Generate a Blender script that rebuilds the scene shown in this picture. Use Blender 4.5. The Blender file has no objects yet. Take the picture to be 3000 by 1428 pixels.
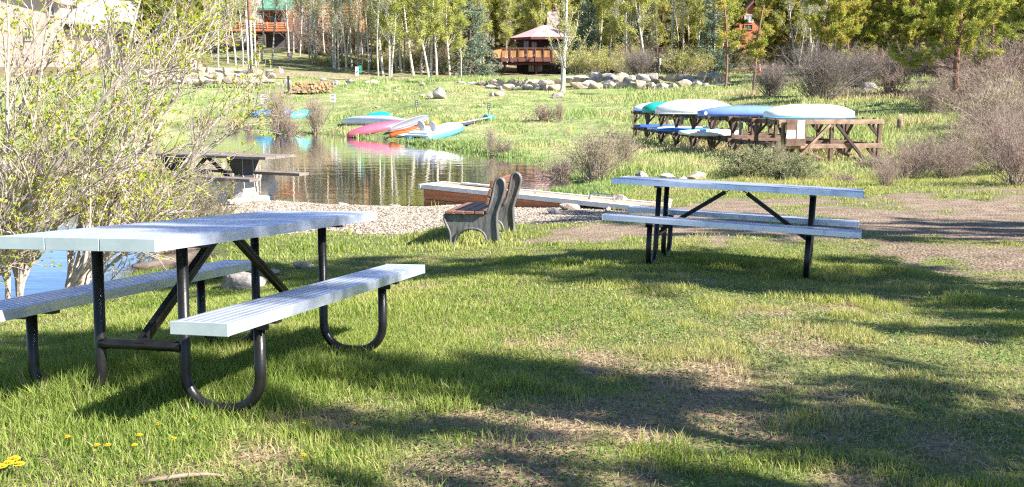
import bpy, math, random
import numpy as np
from mathutils import Vector, Matrix

# ------------------------------------------------------------------ camera, world, sun
SC = bpy.context.scene
COL = SC.collection
CAMZ = 2.1                      # the camera above the pond
PITCH = math.atan(439 / 2800)   # looking a little down
camd = bpy.data.cameras.new("camera")
camd.sensor_width = 36.0
camd.lens = 36.0 * 2800 / 3000
camd.clip_start = 0.05
camd.clip_end = 3000
cam = bpy.data.objects.new("camera", camd)
cam.location = (0, 0, CAMZ)
cam.rotation_euler = (math.pi / 2 - PITCH, 0, 0)
COL.objects.link(cam)
SC.camera = cam

SUN_ELEV = math.radians(37)
SHADOW = np.array([-0.90, 0.44]); SHADOW /= np.linalg.norm(SHADOW)   # where shadows fall on the ground
world = bpy.data.worlds.new("World")
SC.world = world
world.use_nodes = True
wn = world.node_tree
bg = wn.nodes["Background"]
sky = wn.nodes.new("ShaderNodeTexSky")
sky.sky_type = 'NISHITA'
sky.sun_disc = False
sky.sun_elevation = SUN_ELEV
sky.sun_rotation = math.atan2(-SHADOW[0], -SHADOW[1])
sky.air_density = 1.0
sky.dust_density = 0.3
sky.ozone_density = 4.0
sky.altitude = 2600
wn.links.new(sky.outputs[0], bg.inputs[0])
bg.inputs[1].default_value = 0.08

sund = bpy.data.lights.new("sun", 'SUN')
sund.energy = 5.0
sund.angle = math.radians(0.53)
sund.color = (1.0, 0.95, 0.87)
sun = bpy.data.objects.new("sun", sund)
tosun = Vector((-SHADOW[0] * math.cos(SUN_ELEV), -SHADOW[1] * math.cos(SUN_ELEV), math.sin(SUN_ELEV)))
sun.rotation_euler = tosun.to_track_quat('Z', 'Y').to_euler()
sun.location = (30, -20, 40)
COL.objects.link(sun)

SC.view_settings.view_transform = 'Standard'
SC.view_settings.look = 'None'
SC.view_settings.gamma = 1
SC.view_settings.exposure = 1.6
SC.cycles.max_bounces = 6
SC.cycles.diffuse_bounces = 3
SC.cycles.glossy_bounces = 3
SC.cycles.transmission_bounces = 3
SC.cycles.transparent_max_bounces = 4
SC.cycles.use_adaptive_sampling = False
SC.cycles.use_denoising = False
SC.cycles.sample_clamp_indirect = 6
SC.cycles.filter_width = 1.2

# ------------------------------------------------------------------ pixel rays -> places in the world
F = 2800.0
CP, SP = math.cos(PITCH), math.sin(PITCH)
def ray(px, py):
    cx = (px - 1500) / F; cz = (714 - py) / F
    return np.array([cx, CP + SP * cz, -SP + CP * cz])
def W(px, py, d):
    r = ray(px, py); return r * (d / r[1]) + np.array([0, 0, CAMZ])
def WZ(px, py, z):
    r = ray(px, py); return r * ((z - CAMZ) / r[2]) + np.array([0, 0, CAMZ])

# ------------------------------------------------------------------ noise
def _hash(i, j, s):
    h = (i.astype(np.int64) * 374761393 + j.astype(np.int64) * 668265263 + s * 974634777) & 0xffffffff
    h = ((h ^ (h >> 13)) * 1274126177) & 0xffffffff
    return ((h ^ (h >> 16)) & 0xffff) / 65535.0
def vnoise(x, y, sc, seed=0):
    x = np.asarray(x) / sc; y = np.asarray(y) / sc
    i = np.floor(x); j = np.floor(y); u = x - i; v = y - j
    u = u * u * (3 - 2 * u); v = v * v * (3 - 2 * v)
    return (_hash(i, j, seed) * (1 - u) + _hash(i + 1, j, seed) * u) * (1 - v) + \
           (_hash(i, j + 1, seed) * (1 - u) + _hash(i + 1, j + 1, seed) * u) * v
def fbm(x, y, sc, seed=0, o=3):
    s = 0; a = 1; t = 0
    for k in range(o):
        s = s + a * vnoise(x, y, sc / 2 ** k, seed + k * 17); t += a; a *= .5
    return s / t
def sstep(a, b, x):
    t = np.clip((x - a) / (b - a), 0, 1); return t * t * (3 - 2 * t)
def sd(poly, X, Y):
    """signed distance to a polygon, negative inside"""
    X = np.asarray(X, float); Y = np.asarray(Y, float)
    best = np.full(X.shape, 1e9); ins = np.zeros(X.shape, bool)
    n = len(poly)
    for k in range(n):
        ax, ay = poly[k][:2]; bx, by = poly[(k + 1) % n][:2]
        ex, ey = bx - ax, by - ay
        t = np.clip(((X - ax) * ex + (Y - ay) * ey) / (ex * ex + ey * ey + 1e-12), 0, 1)
        best = np.minimum(best, (X - ax - t * ex) ** 2 + (Y - ay - t * ey) ** 2)
        c = ((ay > Y) != (by > Y)) & (X < (bx - ax) * (Y - ay) / (by - ay + 1e-12) + ax)
        ins ^= c
    d = np.sqrt(best)
    return np.where(ins, -d, d)

# ------------------------------------------------------------------ terrain
def pxpoly(pts, z=0.0): return [tuple(WZ(a, b, z)[:2]) for a, b in pts]
POND = pxpoly([(-2600, 560), (-600, 540), (0, 528), (200, 515), (330, 530), (450, 560), (560, 585), (700, 592), (860, 594), (960, 602), (1080, 606), (1240, 612),
               (1330, 604), (1420, 592), (1540, 576), (1660, 567), (1760, 555), (1800, 545), (1740, 545), (1700, 532), (1640, 500), (1570, 474), (1500, 463), (1406, 454), (1300, 437),
               (1206, 421), (1150, 412), (1018, 402), (940, 394), (840, 388), (740, 380), (640, 373), (520, 371), (430, 369), (0, 368), (-900, 366), (-3200, 362)])
INLET = pxpoly([(-3000, 700), (-900, 640), (0, 626), (160, 640), (290, 672), (440, 690), (600, 720), (640, 752), (560, 786), (420, 822), (300, 872), (150, 902), (0, 918), (-500, 960), (-3000, 1100)])
T1M = np.array([[0.96735, 0.25343, -0.0036], [-0.2525, 0.96483, 0.07318], [0.02202, -0.06988, 0.99731]]); T1T = np.array([-1.49, 4.8366, 0.6884])
T2M = np.array([[-0.32183, 0.94584, 0.04254], [-0.94534, -0.3235, 0.04095], [0.05249, -0.02703, 0.99826]]); T2T = np.array([2.0876, 8.9534, 0.5049])
CTRL = [(0, 0, .76), (-3, 0, .8), (3, 0, .8), (8, 0, .85), (-8, 1, .8), (0, -12, 1.1), (25, -8, 1.2), (-25, -8, 1.2), (2.2, 4.5, .73), (1, 7, .62), (4, 6, .66), (7, 6.5, .66), (-3.6, 4, .66),
        (-.7, 12, .22), (.3, 11, .33), (5.5, 11.5, .48), (8, 13, .52), (4, 14.5, .36), (7, 18, .42), (12, 20, .55), (14, 12, .75), (20, 20, .9), (-5.2, 5.5, .45), (-9, 4, .5), (-3.2, 10.5, .10), (-3.5, 9, .10), (-3.0, 8, .26), (-4.3, 8.3, .08), (-3.6, 7, .28), (-2.3, 10.2, .2), (-2.8, 14, .17), (0, 15.8, .2), (1, 15.4, .24), (2, 14.6, .30), (2.6, 15.6, .3), (-.8, 16.4, .14)]
for M, T in ((T1M, T1T), (T2M, T2T)):
    for a in (-.6, .6):
        for b in (-.9, .9):
            CTRL.append(tuple(M @ np.array([a, b, -.045 if T is T1T else -.02]) + T))
for px, py, d in [(1870, 525, 22), (2200, 520, 23), (2700, 530, 22), (2437, 487, 26), (2600, 480, 27), (2290, 478, 28), (2000, 430, 36), (1860, 409, 41.7), (2200, 400, 41),
                  (1700, 440, 33), (1700, 380, 42), (1620, 480, 26.5), (1500, 340, 50), (1300, 330, 50), (1300, 280, 62), (1300, 240, 74), (1700, 330, 52), (1900, 290, 60), (1850, 258, 72), (2100, 255, 70), (1500, 262, 72),
                  (2600, 300, 45), (2600, 240, 60), (2900, 400, 32), (2900, 300, 46), (2500, 212, 75), (2950, 220, 70), (2300, 300, 52), (1450, 222, 100), (1600, 222, 117), (1700, 222, 117), (1850, 216, 80), (2150, 216, 82), (2300, 225, 72),
                  (700, 335, 63), (700, 300, 68), (700, 262, 74), (500, 300, 68), (400, 262, 75), (200, 300, 70), (1000, 330, 62), (1000, 285, 69), (1000, 245, 75), (500, 215, 82), (250, 205, 92), (0, 200, 92), (700, 222, 82), (900, 225, 84), (1100, 230, 84), (1260, 226, 86),
                  (800, 138, 112), (650, 160, 108), (950, 150, 112), (1050, 195, 100), (1150, 205, 105), (900, 190, 95), (1300, 215, 110), (2000, 205, 110), (2500, 200, 110), (2900, 200, 100),
                  (500, 190, 110), (1000, 120, 140), (1600, 190, 150), (2400, 150, 150), (200, 150, 140), (-1500, 200, 110), (-800, 300, 72), (4600, 200, 90), (4200, 350, 40), (-2500, 150, 150), (5500, 150, 150)]:
    CTRL.append(tuple(W(px, py, d)))
for x, y, z in [(0, 230, 24), (-120, 230, 24), (120, 230, 26), (250, 200, 28), (-250, 200, 24), (0, 420, 52), (300, 420, 55), (-300, 420, 50), (-200, 0, 4), (200, 0, 8), (0, -200, 6), (60, 60, 5), (-90, 60, 1.5)]:
    CTRL.append((x, y, z))
for P in (POND, INLET):
    for k, (x, y) in enumerate(P):
        if abs(x) < 60: CTRL.append((x, y, .04))
CTRL = np.array(CTRL)
_c = CTRL / np.array([1, 1, 1]); _n = len(_c)
_K = np.hypot(_c[:, None, 0] - _c[None, :, 0], _c[:, None, 1] - _c[None, :, 1]) - np.eye(_n) * .25
_A = np.zeros((_n + 3, _n + 3)); _A[:_n, :_n] = _K
_A[:_n, _n] = 1; _A[_n, :_n] = 1; _A[:_n, _n + 1:] = _c[:, :2] / 50; _A[_n + 1:, :_n] = _c[:, :2].T / 50
_w = np.linalg.solve(_A, np.r_[_c[:, 2], 0, 0, 0])
def zt(X, Y):
    X = np.asarray(X, float); Y = np.asarray(Y, float); sh = X.shape
    x = X.ravel(); y = Y.ravel(); out = np.empty(len(x))
    for s in range(0, len(x), 40000):
        a = x[s:s + 40000]; b = y[s:s + 40000]
        K = np.hypot(a[:, None] - _c[None, :, 0], b[:, None] - _c[None, :, 1])
        out[s:s + 40000] = K @ _w[:_n] + _w[_n] + (a * _w[_n + 1] + b * _w[_n + 2]) / 50
    wob = (fbm(x, y, 1.3, 5) - .5) * .5
    d = np.minimum(sd(POND, x, y), sd(INLET, x, y)) + wob * np.clip(np.hypot(x, y) / 20, .4, 2)
    land = np.maximum(out, .03 + .10 * np.clip(d, 0, 1.2))
    far = sstep(20, 60, y)
    land = land + (fbm(x, y, 2.5, 9) - .5) * (.05 + .35 * far) * np.clip(d, 0, 1) + (vnoise(x, y, .5, 3) - .5) * .025 * np.clip(d, 0, 1)
    z = np.where(d > 0, land * sstep(-.02, .5, d) + .0, np.maximum(d * .35, -.8))
    return z.reshape(sh)
def zat(x, y): return float(zt(np.array([x]), np.array([y]))[0])
def hit(px, py, dmin=3, dmax=160):
    r = ray(px, py); ds = np.geomspace(dmin, dmax, 700)
    P = r[None, :] * (ds / r[1])[:, None] + np.array([0, 0, CAMZ])
    z = np.maximum(zt(P[:, 0], P[:, 1]), 0)
    k = np.argmax(P[:, 2] <= z) if (P[:, 2] <= z).any() else len(ds) - 1
    return np.array([P[k, 0], P[k, 1], z[k]])
def gat(px, d):
    """a place on the ground in the column of a pixel, at depth d"""
    x = (px - 1500) / F * d
    return np.array([x, d, max(zat(x, d), 0)])

GRAVEL = [tuple(WZ(a, b, .2)[:2]) for a, b in [(500, 640), (560, 590), (700, 572), (860, 572), (1240, 582), (1420, 590), (1640, 602), (1800, 640), (1860, 668), (1700, 672), (1480, 664), (1420, 668), (1300, 668), (1180, 682), (1060, 676), (960, 668), (860, 676), (720, 660), (560, 670)]]
SAND = [tuple(WZ(a, b, .1)[:2]) for a, b in [(-1500, 520), (0, 515), (200, 505), (460, 540), (560, 600), (560, 670), (300, 680), (160, 645), (0, 635), (-1500, 700)]]
PATH = [tuple(WZ(a, b, .45)[:2]) for a, b in [(1560, 640), (1700, 600), (1850, 585), (2000, 572), (2300, 562), (2600, 575), (2900, 560), (3400, 560), (4200, 640), (4200, 820), (3300, 860), (3000, 850), (2850, 822), (2650, 800), (2520, 770), (2440, 720), (2300, 712), (1950, 690), (1700, 690)]]
def masks(X, Y):
    n1 = (fbm(X, Y, .9, 21) - .5); n2 = (fbm(X, Y, .35, 33) - .5)
    g = sstep(.12, -.12, sd(GRAVEL, X, Y) + n1 * .5 + n2 * .4)
    s = sstep(.2, -.2, sd(SAND, X, Y) + n1 * .8)
    p = sstep(.25, -.35, sd(PATH, X, Y) + n1 * 2.2 + n2 * .8)
    p = p * sstep(.74, .58, fbm(X, Y, .7, 55))
    nearm = sstep(9, 6, Y)
    pat = sstep(.57, .76, fbm(X, Y, .8, 77) * .6 + fbm(X, Y, .25, 78) * .4 + .16 * np.exp(-((X - .35) ** 2 / .9 + (Y - 3.6) ** 2 / 2.2)) + .10 * np.exp(-((X + .85) ** 2 / .12 + (Y - 3.5) ** 2 / .3)))
    pat = np.maximum(pat * .95, 0) * sstep(14, 9, Y)
    return g, s, p, pat

ORD = "first second third fourth fifth sixth seventh eighth ninth tenth eleventh twelfth thirteenth fourteenth fifteenth sixteenth seventeenth eighteenth nineteenth twentieth".split()
ORD += ["twenty-" + o for o in ORD[:9]] + ["thirtieth"] + ["thirty-" + o for o in ORD[:9]] + ["fortieth"] + ["forty-" + o for o in ORD[:9]] + ["fiftieth"]
def nth(lab, i): return lab + ", " + ORD[i] + " from the left"
# ------------------------------------------------------------------ object helpers
def tag(o, label=None, cat=None, group=None, kind=None):
    if label: o["label"] = label
    if cat: o["category"] = cat
    if group: o["group"] = group
    if kind: o["kind"] = kind
    return o
def empty(name, loc=(0, 0, 0), rz=0.0, label=None, cat=None, group=None, mat=None):
    o = bpy.data.objects.new(name, None); COL.objects.link(o)
    if mat is not None: o.matrix_world = mat
    else:
        o.location = tuple(float(v) for v in loc); o.rotation_euler = (0, 0, rz)
    o.empty_display_size = .2
    tag(o, label, cat, group); return o
def npmesh(name, verts, loops, sizes, mats, attrs=None, smooth=False, midx=None):
    me = bpy.data.meshes.new(name)
    verts = np.asarray(verts, np.float32); loops = np.asarray(loops, np.int32).ravel(); sizes = np.asarray(sizes, np.int32)
    me.vertices.add(len(verts)); me.vertices.foreach_set("co", verts.ravel())
    me.loops.add(len(loops)); me.loops.foreach_set("vertex_index", loops)
    me.polygons.add(len(sizes))
    st = np.zeros(len(sizes), np.int32); st[1:] = np.cumsum(sizes)[:-1]
    me.polygons.foreach_set("loop_start", st); me.polygons.foreach_set("loop_total", sizes)
    if midx is not None: me.polygons.foreach_set("material_index", np.asarray(midx, np.int32))
    sm = np.full(len(sizes), bool(smooth)) if np.isscalar(smooth) else np.asarray(smooth, bool)
    me.polygons.foreach_set("use_smooth", sm)
    for m in (mats if isinstance(mats, (list, tuple)) else [mats]): me.materials.append(m)
    for k, (dom, arr) in (attrs or {}).items():
        a = me.attributes.new(k, 'FLOAT', dom); a.data.foreach_set("value", np.asarray(arr, np.float32))
    me.update(calc_edges=True); me.validate()
    return me
def link(name, me, parent=None, loc=None):
    o = bpy.data.objects.new(name, me); COL.objects.link(o)
    if parent is not None: o.parent = parent
    if loc is not None: o.location = tuple(float(v) for v in loc)
    return o
class MB:
    """collects simple solids into one mesh"""
    def __init__(s): s.v = []; s.f = []; s.s = []; s.m = []; s.cur = 0
    def add(s, vs, fs, smooth=False):
        b = len(s.v); s.v += [tuple(map(float, v)) for v in vs]
        for f in fs: s.f.append([b + i for i in f]); s.s.append(smooth); s.m.append(s.cur)
    def box(s, c, size, R=None):
        hx, hy, hz = np.array(size) / 2
        P = np.array([[x, y, z] for z in (-hz, hz) for y in (-hy, hy) for x in (-hx, hx)])
        if R is not None: P = P @ np.asarray(R).T
        s.add(P + np.asarray(c), [(0, 2, 3, 1), (4, 5, 7, 6), (0, 1, 5, 4), (2, 6, 7, 3), (0, 4, 6, 2), (1, 3, 7, 5)])
    def beam(s, a, b, w, h, up=(0, 0, 1)):
        a = np.asarray(a, float); b = np.asarray(b, float); d = b - a; L = np.linalg.norm(d); d /= L
        x = np.cross(d, up)
        if np.linalg.norm(x) < 1e-3: x = np.cross(d, (1, 0, 0))
        x /= np.linalg.norm(x); z = np.cross(x, d)
        s.box((a + b) / 2, (w, L, h), np.stack([x, d, z], 1))
    def tube(s, path, r, n=10, caps=True):
        path = np.asarray(path, float); K = len(path); r = np.broadcast_to(r, K)
        t = np.gradient(path, axis=0); t /= np.linalg.norm(t, axis=1)[:, None] + 1e-12
        ref = np.array([0, 0, 1.0]) if abs(t[0][2]) < .9 else np.array([1.0, 0, 0])
        x = np.cross(t[0], ref); x /= np.linalg.norm(x); V = []
        for k in range(K):
            x = x - t[k] * (x @ t[k]); x /= np.linalg.norm(x) + 1e-12; y = np.cross(t[k], x)
            for i in range(n):
                a = 2 * math.pi * i / n; V.append(path[k] + r[k] * (math.cos(a) * x + math.sin(a) * y))
        Fs = [(k * n + i, k * n + (i + 1) % n, (k + 1) * n + (i + 1) % n, (k + 1) * n + i) for k in range(K - 1) for i in range(n)]
        s.add(V, Fs, True)
        if caps:
            b = len(s.v) - len(V)
            s.f.append([b + i for i in range(n)][::-1]); s.s.append(False); s.m.append(s.cur)
            s.f.append([b + (K - 1) * n + i for i in range(n)]); s.s.append(False); s.m.append(s.cur)
    def prism(s, poly, y0, y1, axis='y'):
        """outline in x,z pushed along y (or in x,y pushed along z)"""
        n = len(poly)
        if axis == 'y': V = [(a, y0, b) for a, b in poly] + [(a, y1, b) for a, b in poly]
        elif axis == 'x': V = [(y0, a, b) for a, b in poly] + [(y1, a, b) for a, b in poly]
        else: V = [(a, b, y0) for a, b in poly] + [(a, b, y1) for a, b in poly]
        s.add(V, [tuple(range(n)), tuple(range(2 * n - 1, n - 1, -1))] + [(i, i + n, (i + 1) % n + n, (i + 1) % n) for i in range(n)])
    def mesh(s, name, mats):
        return npmesh(name, s.v, [i for f in s.f for i in f], [len(f) for f in s.f], mats, smooth=s.s, midx=s.m)
    def build(s, name, mats, parent=None, loc=None, bevel=0, fix=True):
        me = s.mesh(name, mats)
        if fix:
            import bmesh
            bm = bmesh.new(); bm.from_mesh(me); bmesh.ops.recalc_face_normals(bm, faces=bm.faces); bm.to_mesh(me); bm.free()
        o = link(name, me, parent, loc)
        if bevel:
            m = o.modifiers.new("bevel", 'BEVEL'); m.width = bevel; m.segments = 2; m.limit_method = 'ANGLE'; m.angle_limit = math.radians(50)
        return o
def dup(src, loc, rz=0.0, sc=1.0, label=None, group=None, tilt=(0, 0)):
    r = src.copy(); COL.objects.link(r); r.location = tuple(float(v) for v in loc); r.rotation_euler = (tilt[0], tilt[1], rz)
    r.scale = (sc, sc, sc) if np.isscalar(sc) else sc
    if label: r["label"] = label
    if group: r["group"] = group
    for ch in list(src.children):
        c = ch.copy(); COL.objects.link(c); c.parent = r
        for g in ch.children:
            d = g.copy(); COL.objects.link(d); d.parent = c
    return r

# ------------------------------------------------------------------ materials
def newmat(name):
    m = bpy.data.materials.new(name); m.use_nodes = True
    nt = m.node_tree; b = nt.nodes["Principled BSDF"]; return m, nt, b
def ramp(nt, cols, pos=None):
    r = nt.nodes.new("ShaderNodeValToRGB"); cr = r.color_ramp
    pos = pos or [i / (len(cols) - 1) for i in range(len(cols))]
    while len(cr.elements) < len(cols): cr.elements.new(.5)
    for e, c, p in zip(cr.elements, cols, pos): e.position = p; e.color = (*c, 1)
    return r
def noise(nt, scale, detail=4, coord="Object", stretch=None, dist=0, rough=.6):
    tc = nt.nodes.new("ShaderNodeTexCoord"); n = nt.nodes.new("ShaderNodeTexNoise")
    n.inputs["Scale"].default_value = scale; n.inputs["Detail"].default_value = detail; n.inputs["Distortion"].default_value = dist; n.inputs["Roughness"].default_value = rough
    src = tc.outputs[coord]
    if stretch:
        mp = nt.nodes.new("ShaderNodeMapping"); mp.inputs["Scale"].default_value = stretch; nt.links.new(src, mp.inputs[0]); src = mp.outputs[0]
    nt.links.new(src, n.inputs["Vector"]); return n
def simple(name, c1, c2=None, rough=.7, metal=0, scale=6, stretch=None, bump=0, bscale=None, spec=.5, detail=5, dist=0):
    m, nt, b = newmat(name)
    c2 = c2 or tuple(v * .8 for v in c1)
    n = noise(nt, scale, detail, stretch=stretch, dist=dist); r = ramp(nt, [c2, c1], [.35, .65])
    nt.links.new(n.outputs["Fac"], r.inputs[0]); nt.links.new(r.outputs[0], b.inputs["Base Color"])
    b.inputs["Roughness"].default_value = rough; b.inputs["Metallic"].default_value = metal
    b.inputs["Specular IOR Level"].default_value = spec
    if bump:
        n2 = noise(nt, bscale or scale * 3, 5, stretch=stretch); bp = nt.nodes.new("ShaderNodeBump")
        bp.inputs["Strength"].default_value = bump; bp.inputs["Distance"].default_value = .02
        nt.links.new(n2.outputs["Fac"], bp.inputs["Height"]); nt.links.new(bp.outputs[0], b.inputs["Normal"])
    return m
def leafmat(name, cols, trans=.35, rough=.6, objvar=.0, tint=1.15):
    """foliage: colour by a random number on each leaf, some light passes through"""
    m, nt, b = newmat(name)
    at = nt.nodes.new("ShaderNodeAttribute"); at.attribute_name = "v"
    r = ramp(nt, cols); src = at.outputs["Fac"]
    if objvar:
        oi = nt.nodes.new("ShaderNodeObjectInfo"); ma = nt.nodes.new("ShaderNodeMath"); ma.operation = 'MULTIPLY_ADD'
        nt.links.new(oi.outputs["Random"], ma.inputs[0]); ma.inputs[1].default_value = objvar; nt.links.new(src, ma.inputs[2])
        m2 = nt.nodes.new("ShaderNodeMath"); m2.operation = 'SUBTRACT'; nt.links.new(ma.outputs[0], m2.inputs[0]); m2.inputs[1].default_value = objvar / 2; src = m2.outputs[0]
    nt.links.new(src, r.inputs[0]); nt.links.new(r.outputs[0], b.inputs["Base Color"])
    b.inputs["Roughness"].default_value = rough; b.inputs["Specular IOR Level"].default_value = .25
    tr = nt.nodes.new("ShaderNodeBsdfTranslucent"); hs = nt.nodes.new("ShaderNodeHueSaturation")
    hs.inputs["Value"].default_value = tint; hs.inputs["Saturation"].default_value = 1.15
    nt.links.new(r.outputs[0], hs.inputs["Color"]); nt.links.new(hs.outputs[0], tr.inputs["Color"])
    mx = nt.nodes.new("ShaderNodeMixShader"); mx.inputs[0].default_value = trans
    nt.links.new(b.outputs[0], mx.inputs[1]); nt.links.new(tr.outputs[0], mx.inputs[2])
    nt.links.new(mx.outputs[0], nt.nodes["Material Output"].inputs["Surface"]); return m

def ground_material():
    m, nt, b = newmat("ground")
    def att(n):
        a = nt.nodes.new("ShaderNodeAttribute"); a.attribute_name = n; return a.outputs["Fac"]
    def mix(f, a, c):
        x = nt.nodes.new("ShaderNodeMix"); x.data_type = 'RGBA'
        if hasattr(f, 'default_value') or hasattr(f, 'links'): nt.links.new(f, x.inputs[0])
        nt.links.new(a, x.inputs[6]); nt.links.new(c, x.inputs[7]); return x.outputs[2]
    nf = noise(nt, 40, 8); soil = ramp(nt, [(.12, .08, .045), (.31, .22, .13), (.48, .37, .25)], [.3, .5, .72]); nt.links.new(nf.outputs["Fac"], soil.inputs[0])
    ng = noise(nt, 6, 8, rough=.75); gr = ramp(nt, [(.05, .075, .02), (.13, .17, .05), (.22, .23, .09)], [.3, .5, .7]); nt.links.new(ng.outputs["Fac"], gr.inputs[0])
    nfar = noise(nt, .5, 9, rough=.8); fr = ramp(nt, [(.11, .15, .05), (.25, .30, .11), (.46, .38, .23)], [.36, .5, .62]); nt.links.new(nfar.outputs["Fac"], fr.inputs[0])
    vo = nt.nodes.new("ShaderNodeTexVoronoi"); vo.inputs["Scale"].default_value = 32; tc = nt.nodes.new("ShaderNodeTexCoord"); nt.links.new(tc.outputs["Object"], vo.inputs["Vector"])
    sep = nt.nodes.new("ShaderNodeSeparateColor"); nt.links.new(vo.outputs["Color"], sep.inputs[0])
    gv = ramp(nt, [(.08, .066, .052), (.22, .18, .135), (.34, .285, .22), (.46, .41, .34)], [0, .35, .7, 1]); nt.links.new(sep.outputs[0], gv.inputs[0])
    npth = noise(nt, 3.5, 9, rough=.75); pt = ramp(nt, [(.13, .095, .068), (.26, .195, .14), (.38, .295, .22)], [.3, .52, .72]); nt.links.new(npth.outputs["Fac"], pt.inputs[0])
    c = mix(att("bare"), gr.outputs[0], soil.outputs[0])
    c = mix(att("far"), c, fr.outputs[0])
    nw = noise(nt, .8, 8, rough=.8); wd = ramp(nt, [(.08, .065, .035), (.20, .15, .09), (.30, .27, .14)], [.34, .5, .68]); nt.links.new(nw.outputs["Fac"], wd.inputs[0])
    c = mix(att("wood"), c, wd.outputs[0])
    c = mix(att("path"), c, pt.outputs[0])
    c = mix(att("gravel"), c, gv.outputs[0])
    # wet mud under the pond and along its rim
    wet = ramp(nt, [(.05, .04, .028), (.09, .07, .045)]); nt.links.new(nf.outputs["Fac"], wet.inputs[0])
    c = mix(att("wet"), c, wet.outputs[0])
    nt.links.new(c, b.inputs["Base Color"]); b.inputs["Roughness"].default_value = .9; b.inputs["Specular IOR Level"].default_value = .2
    bp = nt.nodes.new("ShaderNodeBump"); bp.inputs["Strength"].default_value = .7; bp.inputs["Distance"].default_value = .025
    ad = nt.nodes.new("ShaderNodeMath"); ad.operation = 'MULTIPLY_ADD'; nt.links.new(vo.outputs["Distance"], ad.inputs[0]); ad.inputs[1].default_value = -.9
    nt.links.new(nf.outputs["Fac"], ad.inputs[2]); nt.links.new(ad.outputs[0], bp.inputs["Height"]); nt.links.new(bp.outputs[0], b.inputs["Normal"])
    return m
def water_material():
    m, nt, b = newmat("water")
    b.inputs["Base Color"].default_value = (.09, .085, .038, 1); b.inputs["Roughness"].default_value = .02
    b.inputs["IOR"].default_value = 1.5; b.inputs["Specular IOR Level"].default_value = .8
    n = noise(nt, 1.0, 3, stretch=(.55, 1.5, 1)); n2 = noise(nt, 4.0, 2, stretch=(.6, 1.6, 1))
    ad = nt.nodes.new("ShaderNodeMath"); ad.operation = 'MULTIPLY_ADD'; nt.links.new(n2.outputs["Fac"], ad.inputs[0]); ad.inputs[1].default_value = .22; nt.links.new(n.outputs["Fac"], ad.inputs[2])
    bp = nt.nodes.new("ShaderNodeBump"); bp.inputs["Strength"].default_value = .12; bp.inputs["Distance"].default_value = .05
    nt.links.new(ad.outputs[0], bp.inputs["Height"]); nt.links.new(bp.outputs[0], b.inputs["Normal"])
    g = nt.nodes.new("ShaderNodeBsdfGlossy"); g.inputs["Roughness"].default_value = .02; g.inputs["Color"].default_value = (.95, .97, 1, 1)
    nt.links.new(bp.outputs[0], g.inputs["Normal"])
    fr = nt.nodes.new("ShaderNodeFresnel"); fr.inputs["IOR"].default_value = 1.33; nt.links.new(bp.outputs[0], fr.inputs["Normal"])
    mu = nt.nodes.new("ShaderNodeMath"); mu.operation = 'MULTIPLY_ADD'; mu.use_clamp = True; nt.links.new(fr.outputs[0], mu.inputs[0]); mu.inputs[1].default_value = .95; mu.inputs[2].default_value = .08
    mx = nt.nodes.new("ShaderNodeMixShader"); nt.links.new(mu.outputs[0], mx.inputs[0]); nt.links.new(b.outputs[0], mx.inputs[1]); nt.links.new(g.outputs[0], mx.inputs[2])
    nt.links.new(mx.outputs[0], nt.nodes["Material Output"].inputs["Surface"]); return m
def bark_aspen():
    m, nt, b = newmat("aspen_bark")
    n = noise(nt, 5, 6, stretch=(1, 1, 3.5)); r = ramp(nt, [(.05, .042, .038), (.42, .38, .32), (.64, .60, .52)], [.36, .45, .62])
    nt.links.new(n.outputs["Fac"], r.inputs[0]); nt.links.new(r.outputs[0], b.inputs["Base Color"]); b.inputs["Roughness"].default_value = .8; return m

M = {}
M['ground'] = ground_material(); M['water'] = water_material(); M['aspen'] = bark_aspen()
M['alu'] = simple("aluminium", (.66, .71, .88), (.56, .61, .80), rough=.30, metal=.62, scale=3, stretch=(30, 1, 30), spec=.5)
def wear(m, scale1=5, scale2=70):
    nt = m.node_tree; b = nt.nodes["Principled BSDF"]; src = b.inputs["Base Color"].links[0].from_socket
    n1 = noise(nt, scale1, 9, rough=.75, dist=.4); r1 = ramp(nt, [(.84, .85, .86), (1.05, 1.05, 1.05)], [.36, .5]); nt.links.new(n1.outputs["Fac"], r1.inputs[0])
    n2 = noise(nt, scale2, 3); r2 = ramp(nt, [(.35, .33, .3), (1, 1, 1)], [.27, .31]); nt.links.new(n2.outputs["Fac"], r2.inputs[0])
    for rr in (r1, r2):
        x = nt.nodes.new("ShaderNodeMix"); x.data_type = 'RGBA'; x.blend_type = 'MULTIPLY'; x.inputs[0].default_value = 1
        nt.links.new(src, x.inputs[6]); nt.links.new(rr.outputs[0], x.inputs[7]); src = x.outputs[2]
    nt.links.new(src, b.inputs["Base Color"])
    rr = ramp(nt, [(.48, .48, .48), (.27, .27, .27)], [.36, .56]); nt.links.new(n1.outputs["Fac"], rr.inputs[0]); nt.links.new(rr.outputs[0], b.inputs["Roughness"])
wear(M['alu'])
M['alu_cap'] = simple("end_cap", (.62, .68, .68), (.52, .59, .6), rough=.45, metal=.35, scale=9)
M['pipe'] = simple("black_pipe", (.008, .008, .009), (.016, .015, .015), rough=.34, scale=14, bump=.08, spec=.4)
M['cast'] = simple("cast_plastic", (.17, .168, .165), (.07, .07, .07), rough=.5, scale=18, stretch=(1, 1, .3), bump=.35, bscale=40)
M['slat'] = simple("slat", (.27, .125, .08), (.17, .08, .05), rough=.5, scale=9, stretch=(8, 8, 8))
M['concrete'] = simple("concrete", (.62, .58, .52), (.46, .43, .39), rough=.9, scale=5, bump=.3)
M['greywood'] = simple("grey_wood", (.27, .225, .19), (.12, .10, .085), rough=.85, scale=4, stretch=(2, 2, 20), bump=.3)
M['bracket'] = simple("bracket", (.035, .034, .033), (.05, .048, .045), rough=.5)
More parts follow.
